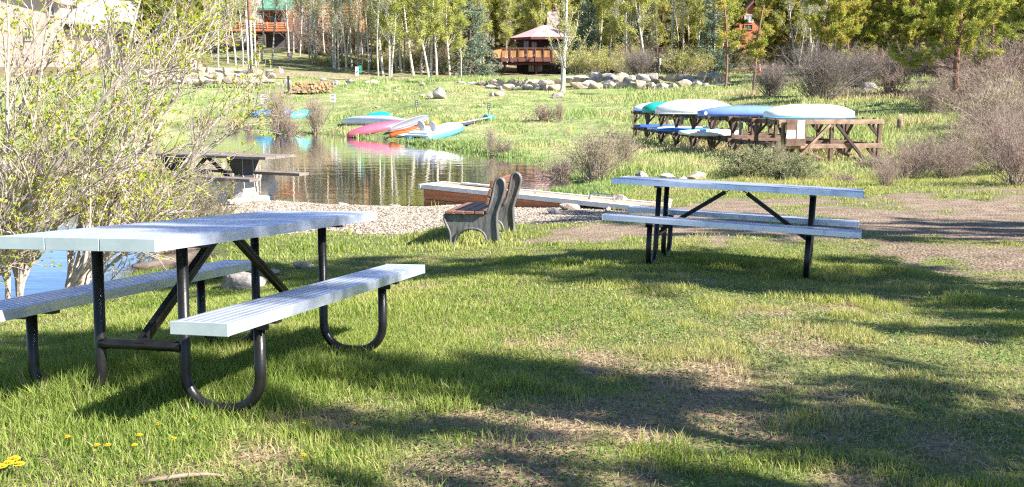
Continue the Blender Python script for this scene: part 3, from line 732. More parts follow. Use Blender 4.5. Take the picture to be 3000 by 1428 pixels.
for px, py, w, h, lb in ((1257, 289, 16, 18, "small grey rock against the pointed white boulder"), (1240, 287, 22, 12, "small tan rock left of the pointed white boulder"), (1234, 252, 20, 10, "small pale rock in the upper meadow above the pointed boulder"), (1442, 284, 26, 16, "left of the two pale rocks below the cabin wall"), (1462, 284, 28, 19, "right of the two pale rocks below the cabin wall"),
                         (1630, 290, 42, 18, "pale flat rock standing among twigs below the white aspen"), (1160, 269, 16, 7, "tiny tan rock in the meadow grass"), (1410, 315, 24, 11, "low dark rock beside the short black marker"), (1105, 318, 18, 6, "low grey rock in the meadow behind the red canoe"), (2540, 268, 56, 30, "grey angular boulder by the big bare bush on the right"), (2632, 346, 26, 14, "pale rock behind the wooden stump at right"),
                         (1878, 530, 50, 34, "white boulder behind the left end of the right picnic table"), (1955, 532, 56, 34, "largest white boulder behind the right picnic table"), (1998, 535, 28, 20, "small white boulder right of the largest one"), (2035, 527, 64, 24, "long pale boulder at the right of the boulder row"), (2318, 516, 0, 0, "")):
    if w: boulder(px, py, None, w, h, lb)
for px, py, d, w, h, lb in ((1812, 570, 15.8, 48, 38, "rounded boulder in the grass beside the dock"), (1622, 604, 14.9, 44, 24, "grey boulder at the end of the orange dock side"), (1668, 588, 15.3, 56, 26, "tan boulder against the white dock rail"), (1786, 602, 14.6, 42, 10, "flat pale stone on the bank beyond the bench"), (1955, 575, 15.4, 38, 38, "grey boulder under the right picnic table top beside its leg"),
                            (1000, 590, 17.6, 44, 14, "flat white stone at the pond edge behind the near table"), (1160, 603, 17.2, 40, 8, "thin flat stone at the pond edge left of the dock"), (1780, 588, 15, 18, 14, "small round stone on the bank")):
    boulder(px, py, d, w, h, lb)
for px, py, d, w, h, lb in ((702, 762, 9.4, 150, 66, "large grey rock seen under the near picnic table"), (610, 700, 10.6, 90, 34, "tan rock at the inlet behind the near picnic table"), (790, 705, 10.2, 70, 20, "low rock in the grass behind the near table's braces"), (885, 700, 10.6, 60, 22, "grey rock in the grass right of the near table's braces"),
                            (236, 555, 21, 50, 34, "pale rock on the sand spit behind the shrub"), (330, 560, 20.5, 60, 26, "wide tan rock on the sand spit behind the shrub"), (150, 590, 19, 50, 20, "tan rock at the left of the sand spit")):
    boulder(px, py, d, w, h, lb)

# ------------------------------------------------------------------ boats
def hull(name, L, Wd, H, mats, parent=None, kayak=False, up=False, fine=2.4, blunt=.0):
    """a boat hull lying bottom up (keel above), bow and stern along x"""
    ns, na = 25, 13; V = []; mb = MB()
    for i in range(ns):
        s = -1 + 2 * i / (ns - 1); w = Wd * (max(1 - abs(s) ** fine, 0) * (1 - blunt) + blunt * (1 - abs(s) ** 8)) ** .9 + .012
        h = H * (1 - .55 * abs(s) ** 3) if not kayak else H * (.55 + .45 * max(1 - abs(s) ** 2, 0))
        x = s * L / 2; zl = (.0 if not kayak else H * .25 * s * s)
        for j in range(na):
            a = math.pi * j / (na - 1); ca = math.cos(a); sa = math.sin(a)
            V.append((x * (1 - .02 * sa * 0), w / 2 * np.sign(ca) * abs(ca) ** .75, zl + h * abs(sa) ** .8))
    Fs = [(i * na + j, i * na + j + 1, (i + 1) * na + j + 1, (i + 1) * na + j) for i in range(ns - 1) for j in range(na - 1)]
    Fs += [tuple(range(na)), tuple((ns - 1) * na + j for j in range(na))[::-1]]
    Fs += [(i * na, (i + 1) * na, (i + 1) * na + na - 1, i * na + na - 1) for i in range(ns - 1)]
    if up: V = [(x, y, H - z) for x, y, z in V]
    mb.add(V, Fs, True); o = mb.build(name, mats, parent); return o
def rails(L, Wd, parent, mat, z=.0, fine=2.4, blunt=0.):
    for sg in (-1, 1):
        P = []
        for i in range(21):
            s = -1 + 2 * i / 20; w = Wd * (max(1 - abs(s) ** fine, 0) * (1 - blunt) + blunt * (1 - abs(s) ** 8)) ** .9 + .02; P.append((s * L / 2, sg * w / 2, z))
        mb = MB(); mb.tube(P, .022, 6); mb.build("gunwale", mat, parent)
def place2(root, A, B, roll=0.0):
    A = np.array(A); B = np.array(B); d = B - A; d /= np.linalg.norm(d); n = np.cross((0, 0, 1.0), d); n /= np.linalg.norm(n); u = np.cross(d, n)
    R = np.stack([d, n, u], 1); m = mat4(R, (A + B) / 2) @ Matrix.Rotation(roll, 4, 'X'); root.matrix_world = m
def boat(px1, py1, px2, py2, col, label, cat="canoe", name="canoe", Wd=.85, H=.36, kayak=False, lift=(0, 0), roll=0, keel=None, rough=.35, up=False, d=None, ext=(0, 0), fine=2.4, blunt=0., rail=None):
    A = hit(px1, py1) if d is None else W(px1, py1, d[0]); B = hit(px2, py2) if d is None else W(px2, py2, d[1])
    A[2] += lift[0]; B[2] += lift[1]; u = (B - A) / np.linalg.norm(B - A); A = A - u * ext[0]; B = B + u * ext[1]
    L = float(np.linalg.norm(B - A))
    root = empty(name, label=label, cat=cat)
    m = plastic("hull_" + cat.split()[0], col, rough)
    hull("hull", L, Wd, H, m, root, kayak=kayak, up=up, fine=fine, blunt=blunt)
    rails(L, Wd, root, plastic("gunwale_paint", rail or tuple(c * .6 for c in col)), H if up else 0, fine, blunt)
    if keel:
        mb = MB(); mb.tube([(s * L / 2, 0, H * (1 - .55 * abs(s) ** 3) + .01) for s in np.linspace(-.96, .96, 15)], .016, 6); mb.build("keel", plastic("keel_strip", keel), root)
    place2(root, A, B, roll); return root
boat(746, 346, 802, 338, (.02, .34, .62), "deep blue kayak upside down on the far bank, leftmost of the far boats", "kayak", "kayak", .8, .40, ext=(.2, .8))
boat(792, 341, 856, 334, (.06, .16, .55), "navy blue canoe on the far bank behind a low bush", "canoe", "canoe", .8, .34)
boat(846, 352, 930, 332, (.08, .62, .66), "turquoise canoe behind the tall bare bush on the far bank", "canoe", "canoe", .9, .38)
boat(1064, 357, 1146, 346, (.02, .62, .55), "small teal kayak behind the white canoe on the far bank", "kayak", "kayak", .7, .40)
boat(1002, 366, 1200, 368, (.80, .82, .80), "long white canoe upside down behind the red canoe", "canoe", "canoe", 1.0, .46, keel=(.6, .6, .6))
boat(1018, 404, 1182, 372, (.62, .13, .20), "faded red canoe lying upside down at the far waterline", "canoe", "canoe", .95, .38, keel=(.5, .1, .15), ext=(0, .1))
boat(1140, 394, 1256, 366, (.20, .20, .22), "grey aluminium canoe propped over the orange kayak", "canoe", "canoe", .75, .24, lift=(.12, .30), rough=.3, keel=(.4, .4, .42), rail=(.4, .4, .42))
boat(1142, 409, 1292, 379, (.74, .17, .05), "orange kayak lying between the grey canoe and the pedal boat", "kayak", "kayak", .72, .30, kayak=True, up=True)
boat(1166, 405, 1212, 398, (.82, .80, .76), "narrow white board resting on the end of the orange kayak", "paddleboard", "paddleboard", .4, .10, kayak=True, lift=(.04, .04))
bb = boat(1290, 385, 1398, 362, (.07, .07, .085), "dark grey paddleboard with a yellow disc and turquoise tip", "paddleboard", "paddleboard", .85, .12, kayak=True, lift=(.12, .10))
mb = MB(); mb.tube([(.1, 0, .13), (.1, 0, .155)], .16, 16); mb.build("disc", M['yellow'], bb)
mb = MB(); mb.tube([(2.0, 0, .06), (2.75, 0, .05)], [.2, .03], 10); mb.build("tip", plastic("turquoise_tip", (.05, .5, .6)), bb)
mb = MB(); mb.box((.3, -.18, .11), (3.2, .3, .03)); mb.build("pale_stripe", plastic("pale_grey", (.45, .42, .45)), bb, bevel=.01)
def buoy():
    P = hit(1276, 386); mb = MB(); mb.tube([(0, 0, .25), (0, 0, .32), (0, 0, .42), (0, 0, .52), (0, 0, .58)], [.06, .15, .18, .15, .05], 12)
    tag(mb.build("float_ball", M['yellow'], loc=P), "yellow float ball lying behind the pedal boat seats", "float")
buoy()
def pedal_boat():
    A = hit(1222, 415); B = hit(1338, 390); A[2] -= .08; B[2] += .04; L = float(np.linalg.norm(B - A))
    root = empty("pedal_boat", label="white and blue pedal boat with two grey seats on the far bank", cat="pedal boat")
    blue = plastic("blue_hull", (.10, .36, .62)); wh = plastic("white_deck", (.86, .86, .85)); gy = plastic("seat_grey", (.42, .42, .47)); dk = plastic("paddle_dark", (.03, .035, .06))
    W2 = .75
    for sg in (-1, 1):
        mb = MB(); sec = []
        for i in range(15):
            s = -1 + 2 * i / 14; tp = (1 - max(s, 0) ** 3 * .85); w = .27 * tp; x = s * L / 2; zb = .0 + .20 * max(s, 0) ** 2.5
            sec += [(x, sg * .5 - w, .27), (x, sg * .5 - w * .8, zb * .7 + .03), (x, sg * .5, zb * .7), (x, sg * .5 + w * .8, zb * .7 + .03), (x, sg * .5 + w, .27)]
        mb.add(sec, [(i * 5 + j, i * 5 + j + 1, i * 5 + 6 + j, i * 5 + 5 + j) for i in range(14) for j in range(4)] + [(0, 1, 2, 3, 4), (74, 73, 72, 71, 70)] + [(i * 5, i * 5 + 5, i * 5 + 9, i * 5 + 4) for i in range(14)], True)
        mb.build("hull", blue, root)
    mb = MB(); pts = [(-L / 2, -W2), (L * .30, -W2), (L * .46, -W2 * .72), (L * .5, -.2), (L * .5, .2), (L * .46, W2 * .72), (L * .30, W2), (-L / 2, W2)]
    mb.prism(pts, .27, .36, 'z'); mb.build("deck", wh, root, bevel=.04)
    mb = MB(); mb.prism([(x * .55 + L * .24, y * .62) for x, y in pts], .36, .42, 'z'); mb.build("foredeck", wh, root, bevel=.05)
    mb = MB(); mb.prism([(x * .2 - L * .36, y * .8) for x, y in pts], .36, .44, 'z'); mb.build("aft_deck", wh, root, bevel=.05)
    mb = MB(); mb.tube([(-L * .40, -.13, .12), (-L * .40, .13, .12)], .2, 14); mb.build("paddle_wheel", dk, root)
    for sg in (-1, 1):
        mb = MB(); mb.box((-L * .1, sg * .36, .40), (.46, .44, .12)); st = mb.build("seat", wh, root, bevel=.05)
        mb = MB(); R = np.array([[math.cos(.25), 0, -math.sin(.25)], [0, 1, 0], [math.sin(.25), 0, math.cos(.25)]])
        poly = [(.20 * math.cos(a) * (1 if math.sin(a) > 0 else .95), .22 + .22 * math.sin(a)) for a in np.linspace(0, 2 * math.pi, 20, endpoint=False)]
        mb.prism(poly, -.05, .05, 'x'); mb.v = [tuple(R @ np.array(v) + np.array([-L * .1 - .22, sg * .36, .42])) for v in mb.v]
        mb.build("backrest", gy, st, bevel=.03)
    mb = MB(); mb.box((L * .0, 0, .43), (.3, .14, .16)); mb.tube([(0, 0, .5), (.02, 0, .65)], .02, 8); mb.build("steering_lever", gy, root, bevel=.02)
    place2(root, A, B)
pedal_boat()

# ------------------------------------------------------------------ canoe rack
def rack():
    A = np.array([7.57, 27.0]); axd = np.array([-2.3, 14.7]); Lr = float(np.linalg.norm(axd)); axd /= Lr; xd = np.array([axd[1], -axd[0]])
    R = np.array([[xd[0], axd[0], 0], [xd[1], axd[1], 0], [0, 0, 1.0]])
    root = empty("canoe_rack", mat=mat4(R, (A[0], A[1], 0)), label="long two-tier timber canoe rack behind the right picnic table", cat="rack")
    inv = np.array(root.matrix_world.inverted())
    Wr = 3.0; zt_, zl = 1.36, .68
    nb = 9; ys = np.linspace(0, Lr, nb)
    def gz(x, y):
        p = A + xd * x + axd * y; return zat(p[0], p[1]) - .1
    for i, y in enumerate(ys):
        for x in (0.05, Wr / 2, Wr - .05):
            mb = MB(); mb.beam((x, y, gz(x, y)), (x, y, zt_ - .09), .10, .10, (0, 1, 0)); mb.build("post", M['rackwood'], root, bevel=.008)
        for z in (zt_, zl):
            mb = MB(); mb.beam((-.12, y, z - .05), (Wr + .06, y, z - .05), .13, .13); mb.build("cross_beam", M['railwood'] if i == 0 else M['rackwood'], root, bevel=.01)
        for x in (.05, Wr - .05):
            for z in (zt_, zl):
                for sg in (-1, 1):
                    y2 = y + sg * .33
                    if -.1 < y2 < Lr + .1:
                        mb = MB(); mb.beam((x, y, z - .50), (x, y2, z - .15), .06, .07); mb.build("knee_brace", M['darkwood'], root)
                sx = 1 if x < 1 else -1
                mb = MB(); mb.beam((x, y, z - .48), (x + sx * .34, y, z - .12), .06, .06, (0, 1, 0)); mb.build("knee_brace", M['darkwood'], root)
    for z in (zt_, zl):
        for x in (0.05, Wr - .05):
            for i in range(nb - 1):
                mb = MB(); mb.beam((x, ys[i] + .07, z - .055), (x, ys[i + 1] - .07, z - .055), .09, .13); mb.build("rail", M['darkwood'] if i % 3 else M['rackwood'], root, bevel=.008)
            for y in np.arange(.4, Lr, .62):
                mb = MB(); mb.beam((x - .05 if x < 1 else x + .05, y, z - .14), (x - .05 if x < 1 else x + .05, y, z + .06), .05, .05, (0, 1, 0)); mb.build("divider", M['darkwood'], root)
    for y in ys[1::2]:
        mb = MB(); mb.beam((0.2, y + .1, gz(.2, y) + .1), (Wr / 2, y + .1, zl - .15), .07, .07, (0, 1, 0)); mb.build("brace", M['rackwood'], root)
    # end braces of the near face
    for sx in (-1, 1):
        mb = MB(); mb.beam((Wr / 2 + sx * .1, -.09, zt_ - .12), (Wr / 2 + sx * 1.0, -.09, zl - .33 + (.0 if sx < 0 else -.12)), .07, .09, (0, 1, 0)); mb.build("brace", M['railwood'] if sx < 0 else M['darkwood'], root)
        mb = MB(); mb.beam((Wr / 2 - .75 + (sx + 1) * .5, .5, zl - .12), (Wr / 2 + .35 + (sx + 1) * .5, .6, .12), .07, .08, (0, 1, 0)); mb.build("brace", M['railwood'], root)
    # notice board with two sheets on the near left corner
    mb = MB(); mb.box((.36, -.15, zl + .34), (.58, .05, .74)); bd = mb.build("notice_board", M['rackwood'], root, bevel=.006)
    mb = MB(); mb.box((.20, -.18, zl + .30), (.26, .008, .23)); mb.build("paper_sheet", M['paper'], bd)
    mb = MB(); mb.box((.49, -.18, zl + .43), (.22, .008, .52)); mb.build("paper_sheet", M['paper'], bd)
    mb = MB(); mb.box((-.14, 2.6, 1.06), (.04, .22, .42)); mb.build("sign_plate", M['greywood'], root)
    mb = MB(); mb.box((-.14, 8.1, 1.15), (.04, .2, .3)); mb.build("sign_plate", M['greywood'], root)
    mb = MB(); mb.box((Wr / 2, .0, gz(1.5, 0) + .06), (1.7, .5, .1)); mb.build("base_slab", M['greywood'], root)
rack()
def rboat(px1, px2, d1, d2, z, col, label, cat="canoe", name="canoe", Wd=.8, H=.4, **k):
    A = W(px1, 300, d1); B = W(px2, 300, d2); A[2] = z; B[2] = z; L = float(np.linalg.norm(B - A))
    root = empty(name, label=label, cat=cat); m = plastic("hull_" + cat, col, .3)
    kk = dict(k); rl = kk.pop('rail', None); hull("hull", L, Wd, H, m, root, **kk)
    if rl: rails(L, Wd, root, plastic("gunwale_paint", rl), .02, kk.get('fine', 2.4), kk.get('blunt', 0))
    place2(root, A, B); return root
ZT = 1.385; ZL = .70
rboat(2238, 2506, 28.1, 28.4, ZT, (.85, .86, .88), "white boat upside down on the near end of the rack's top tier", "rowing boat", "rowing_boat", 1.05, .42, blunt=.35, rail=(.1, .45, .75))
rboat(2044, 2330, 31.2, 31.0, ZT, (.19, .30, .74), "periwinkle blue canoe on the rack's top tier with a pale disc on its side", "canoe", "canoe", .95, .34, blunt=.5)
P_ = W(2069, 340, 30.6); mb = MB(); mb.tube([(0, 0, 0), (0, .03, .004)], .055, 14); tag(mb.build("label_disc", M['paper'], loc=(P_[0], P_[1] + .08, ZT + .1)), "small white oval disc on the side of the periwinkle blue canoe", "disc")
rboat(1920, 2150, 34.2, 34.4, ZT, (.85, .85, .83), "big white rounded hull upside down on the rack behind the blue canoe", "rowing boat", "rowing_boat", 1.2, .52, fine=2.0, rail=(.7, .7, .7))
rboat(1882, 2020, 37.0, 37.3, ZT, (.02, .40, .34), "teal green canoe on the rack's top tier between two white hulls", "canoe", "canoe", .95, .42, blunt=.5)
rboat(1856, 1990, 39.6, 39.9, ZT, (.82, .84, .86), "white kayak with blue edge at the far end of the rack's top tier", "kayak", "kayak", .8, .36, rail=(.05, .18, .6))
rboat(1858, 1990, 39.5, 39.8, ZL, (.06, .14, .48), "dark blue paddleboard at the far end of the rack's lower tier", "paddleboard", "paddleboard", .8, .16, kayak=True)
rboat(1898, 2060, 37.2, 37.5, ZL, (.75, .78, .82), "white paddleboard second from the far end on the lower tier", "paddleboard", "paddleboard", .75, .16, kayak=True, rail=(.05, .2, .7))
rboat(1925, 2110, 35.4, 35.7, ZL, (.05, .22, .62), "bright blue paddleboard in the middle of the rack's lower tier", "paddleboard", "paddleboard", .75, .17, kayak=True)
rboat(2000, 2162, 33.4, 33.6, ZL + .03, (.15, .62, .78), "pale turquoise paddleboard with yellow nose on the lower tier", "paddleboard", "paddleboard", .75, .14, kayak=True, rail=(.75, .7, .1))
rboat(1990, 2172, 32.2, 32.4, ZL, (.80, .78, .72), "cream white kayak nearest to the viewer on the lower tier", "kayak", "kayak", .75, .22, kayak=True)

# ------------------------------------------------------------------ buildings on the far side
def X(px, d): return (px - 1500) / F * d
def Zp(py, d):
    r = ray(1500, py); return CAMZ + r[2] / r[1] * d
M['cabinwall'] = simple("cabin_wall", (.055, .038, .035), (.035, .025, .024), rough=.8, scale=3)
M['cabintrim'] = simple("cabin_trim", (.20, .085, .075), (.15, .06, .055), rough=.7, scale=4)
M['roofpink'] = simple("faded_red_roof", (.66, .42, .42), (.56, .33, .34), rough=.45, scale=1.2)
M['picket'] = simple("orange_picket", (.80, .42, .16), (.62, .28, .10), rough=.7, scale=3)
M['orangelog'] = simple("orange_log", (.56, .22, .09), (.36, .12, .05), rough=.7, scale=2, stretch=(.3, 1, 4))
M['greenroof'] = simple("green_roof", (.13, .30, .22), (.09, .22, .16), rough=.4, scale=2)
M['glass'] = simple("window_glass", (.10, .14, .18), (.05, .07, .09), rough=.06, scale=2, spec=1)
M['glasspale'] = simple("pale_window", (.42, .42, .40), (.3, .3, .3), rough=.3, scale=2)
M['siding'] = simple("beige_siding", (.60, .46, .38), (.52, .39, .32), rough=.85, scale=1.2, stretch=(.2, .2, 6))
M['shingle'] = simple("grey_shingle", (.42, .37, .35), (.30, .26, .25), rough=.9, scale=2, stretch=(1, 1, 5))
M['foundation'] = simple("dark_block", (.10, .10, .11), (.06, .06, .07), rough=.9, scale=2)
def stonemat():
    m, nt, b = newmat("field_stone"); vo = nt.nodes.new("ShaderNodeTexVoronoi"); vo.inputs["Scale"].default_value = 3.2
    tc = nt.nodes.new("ShaderNodeTexCoord"); nt.links.new(tc.outputs["Object"], vo.inputs["Vector"]); s = nt.nodes.new("ShaderNodeSeparateColor"); nt.links.new(vo.outputs["Color"], s.inputs[0])
    r = ramp(nt, [(.22, .18, .16), (.45, .38, .34), (.62, .55, .5)]); nt.links.new(s.outputs[0], r.inputs[0]); nt.links.new(r.outputs[0], b.inputs["Base Color"]); b.inputs["Roughness"].default_value = .9; return m
M['stone'] = stonemat()
def window(mb_root, x, y, z, w, h, glass='glass', frame='cabintrim', depth=.1):
    mb = MB(); t = .09
    for sx in (-1, 1): mb.box((x + sx * (w / 2 - t / 2), y - .03, z), (t, depth, h))
    for sz in (-1, 1): mb.box((x, y - .03, z + sz * (h / 2 - t / 2)), (w - 2 * t, depth, t))
    mb.box((x, y - .02, z), (.05, depth * .6, h - 2 * t)); f = wpart(mb, "window", M[frame], mb_root)
    g = MB(); g.box((x, y + .0, z), (w - 2 * t, .03, h - 2 * t)); off = np.array(mb_root.location); g.v = [tuple(np.array(v) - off) for v in g.v]
    g.build("pane", M[glass], f)
def brown_cabin():
    cx, cy = X(1594, 121), 121.0; z0 = Zp(223, 117) - .3; zf = Zp(172, 117); ze = Zp(112, 117)
    root = empty("brown_cabin", (cx, cy, z0), label="dark brown cabin with faded red faceted roof and a deck with orange pickets", cat="cabin")
    def octo(r, ph=22.5): return [(cx + r * math.cos(math.radians(ph + 45 * k)), cy + r * math.sin(math.radians(ph + 45 * k))) for k in range(8)]
    mb = MB(); mb.prism(octo(3.75), z0, zf - .15, 'z'); wpart(mb, "lower_wall", M['cabinwall'], root)
    mb = MB(); mb.prism(octo(3.55), zf + .1, ze + .02, 'z'); wpart(mb, "wall", M['cabinwall'], root)
    R8 = octo(4.75); R0 = octo(.35); ap = ze + 1.75
    mb = MB(); mb.add([(x, y, ze + .14) for x, y in R8] + [(x, y, ap) for x, y in R0], [(k, (k + 1) % 8, 8 + (k + 1) % 8, 8 + k) for k in range(8)] + [tuple(range(8, 16)), tuple(range(7, -1, -1))]); rf = wpart(mb, "roof", M['roofpink'], root)
    mb = MB(); mb.prism(octo(4.72), ze - .16, ze + .13, 'z'); wpart(mb, "fascia", M['cabintrim'], root)
    mb = MB(); mb.box((X(1618, 121), cy + .3, ap + .5), (1.5, 1.1, 2.3)); wpart(mb, "chimney", M['stone'], root)
    mb = MB(); mb.tube([(X(1624, 121), cy + .3, ap + 1.6), (X(1624, 121), cy + .3, ap + 2.6)], .22, 10); wpart(mb, "flue_pipe", M['cabintrim'], root)
    xa, xb, yf = X(1471, 115.6), X(1712, 115.6), 115.6; xl = X(1449, 119)
    deck = [(xa, yf), (xb, yf), (xb + .4, 120), (xl, 120), (xl, 118.6)]
    mb = MB(); mb.prism(deck, zf - .12, zf, 'z'); dk = wpart(mb, "deck", M['cabinwall'], root)
    mb = MB(); mb.beam((xa, yf - .03, zf - .2), (xb, yf - .03, zf - .2), .08, .42); mb.beam((xl, 118.6, zf - .2), (xa - .03, yf, zf - .2), .08, .42); mb.beam((xa, yf + .9, zf - .62), (xb, yf + .9, zf - .62), .2, .3); wpart(mb, "deck_fascia", M['cabintrim'], root)
    mb = MB(); n = 11
    for i in range(n): mb.box((xa + (xb - xa) * i / (n - 1), yf - .06, zf + .36), (.12, .12, 1.5))
    mb.beam((xa, yf - .06, zf + 1.16), (xb, yf - .06, zf + 1.16), .14, .10); mb.beam((xl, 118.6, zf + 1.16), (xa - .05, yf, zf + 1.16), .14, .1); mb.box((xl, 118.6, zf + .4), (.12, .12, 1.6))
    wpart(mb, "railing_post", M['cabintrim'], root)
    mb = MB()
    for i in range(72):
        x = xa + (xb - xa) * (i + .5) / 72; mb.box((x, yf + .03, zf + .58), (.085, .04, 1.0))
    for i in range(16):
        t = (i + .5) / 16; mb.box((xl + (xa - xl) * t, 118.6 + (yf - 118.6) * t + .05, zf + .58), (.06, .06, 1.0))
    wpart(mb, "railing", M['picket'], root)
    for px in (1479, 1570, 1662):
        mb = MB(); mb.box((X(px, 116.6), 116.6, (z0 + zf) / 2 - .2), (.26, .26, zf - z0 - .2)); wpart(mb, "post", M['cabintrim'], root)
    yw = cy - 3.55 * math.cos(math.radians(22.5)); yl = cy - 3.75 * math.cos(math.radians(22.5))
    window(root, X(1541, 117), yw - .05, zf + 1.2, .7, 1.9, 'glasspale'); window(root, X(1564, 117), yw - .05, zf + 1.15, .75, 1.8, 'glasspale'); window(root, X(1630, 117), yw - .05, zf + 1.35, 1.5, 1.2, 'glass')
    window(root, X(1556, 117), yl - .05, z0 + 1.35, .8, 1.2, 'glasspale'); window(root, X(1581, 117), yl - .05, z0 + 1.35, .7, 1.2, 'glasspale')
    for px in (1508, 1582):
        mb = MB(); mb.tube([(X(px, 117), 117.3, ze - .18), (X(px, 117), 117.3, ze - .42)], [.08, .14], 8); wpart(mb, "lamp", M['cabintrim'], root)
brown_cabin()
def chalet():
    d = 120.0; z0 = Zp(140, d) - .5
    root = empty("log_chalet", (X(830, d), d, z0), label="log chalet with green roof and stone chimney behind the bare aspens", cat="house")
    mb = MB(); mb.box(((X(790, d) + X(1058, d)) / 2, d + 4.5, (z0 + Zp(92, d)) / 2), (X(1058, d) - X(790, d), 8, Zp(92, d) - z0)); wpart(mb, "foundation", M['foundation'], root)
    mb = MB(); mb.box(((X(735, d) + X(1058, d)) / 2, d + 5.0, (Zp(92, d) + Zp(-20, d)) / 2), (X(1058, d) - X(735, d), 8.2, Zp(-20, d) - Zp(92, d)))
    wpart(mb, "log_wall", M['orangelog'], root)
    mb = MB()
    for k in range(11): mb.tube([(X(880, d), d + .95, Zp(88 - k * 9.5, d)), (X(1062, d), d + .95, Zp(88 - k * 9.5, d))], .17, 8)
    wpart(mb, "log_course", M['orangelog'], root)
    zr = Zp(33, d)
    mb = MB(); mb.add([(X(786, d), d - 1.2, zr), (X(880, d), d - 1.2, zr), (X(880, d), d + 5, zr + 4.4), (X(786, d), d + 5, zr + 4.4), (X(786, d), d - 1.2, zr + .25), (X(880, d), d - 1.2, zr + .25), (X(880, d), d + 5, zr + 4.65), (X(786, d), d + 5, zr + 4.65)],
               [(0, 1, 2, 3), (4, 5, 6, 7), (0, 1, 5, 4), (1, 2, 6, 5), (2, 3, 7, 6), (3, 0, 4, 7)]); wpart(mb, "roof", M['greenroof'], root)
    mb = MB(); mb.add([(X(700, d), d + .4, zr + 2), (X(1075, d), d + .4, Zp(0, d)), (X(1075, d), d + 5.5, zr + 6), (X(700, d), d + 5.5, zr + 6), (X(700, d), d + .4, zr + 2.25), (X(1075, d), d + .4, Zp(0, d) + .25), (X(1075, d), d + 5.5, zr + 6.3), (X(700, d), d + 5.5, zr + 6.3)],
               [(0, 1, 2, 3), (4, 5, 6, 7), (0, 1, 5, 4), (1, 2, 6, 5), (2, 3, 7, 6), (3, 0, 4, 7)]); wpart(mb, "roof", M['greenroof'], root)
    mb = MB(); mb.prism([(X(740, d), Zp(80, d)), (X(792, d), Zp(80, d)), (X(783, d), Zp(10, d)), (X(780, d), Zp(-60, d)), (X(752, d), Zp(-60, d)), (X(746, d), Zp(10, d))], d - .9, d + 1.0); wpart(mb, "chimney", M['stone'], root)
    mb = MB(); mb.box(((X(700, d) + X(868, d)) / 2, d - .6, Zp(92, d)), (X(868, d) - X(700, d), 2.6, .25)); wpart(mb, "deck", M['orangelog'], root)
    mb = MB()
    for k in range(4): mb.tube([(X(702, d), d - 1.8, Zp(90 - k * 6, d)), (X(866, d), d - 1.8, Zp(90 - k * 6, d))], .09, 7)
    for px in range(705, 870, 26): mb.tube([(X(px, d), d - 1.8, Zp(94, d)), (X(px, d), d - 1.8, Zp(68, d))], .11, 7)
    wpart(mb, "railing", M['orangelog'], root)
    for px in (714, 800, 862):
        mb = MB(); mb.tube([(X(px, d), d - 1.6, z0 - .5), (X(px, d), d - 1.6, Zp(94, d))], .16, 8); wpart(mb, "deck_post", M['darkwood'], root)
    for px in (815, 845, 930, 1000): window(root, X(px, d), d + .72 if px > 880 else d + .85, Zp(60, d), .95, 1.4, 'glass', 'darkwood', .3)
    mb = MB(); mb.box((X(835, d), d + .80, Zp(115, d)), (3.2, .25, 1.3)); mb.cur = 0; wpart(mb, "garage_door", M['cabinwall'], root)
chalet()
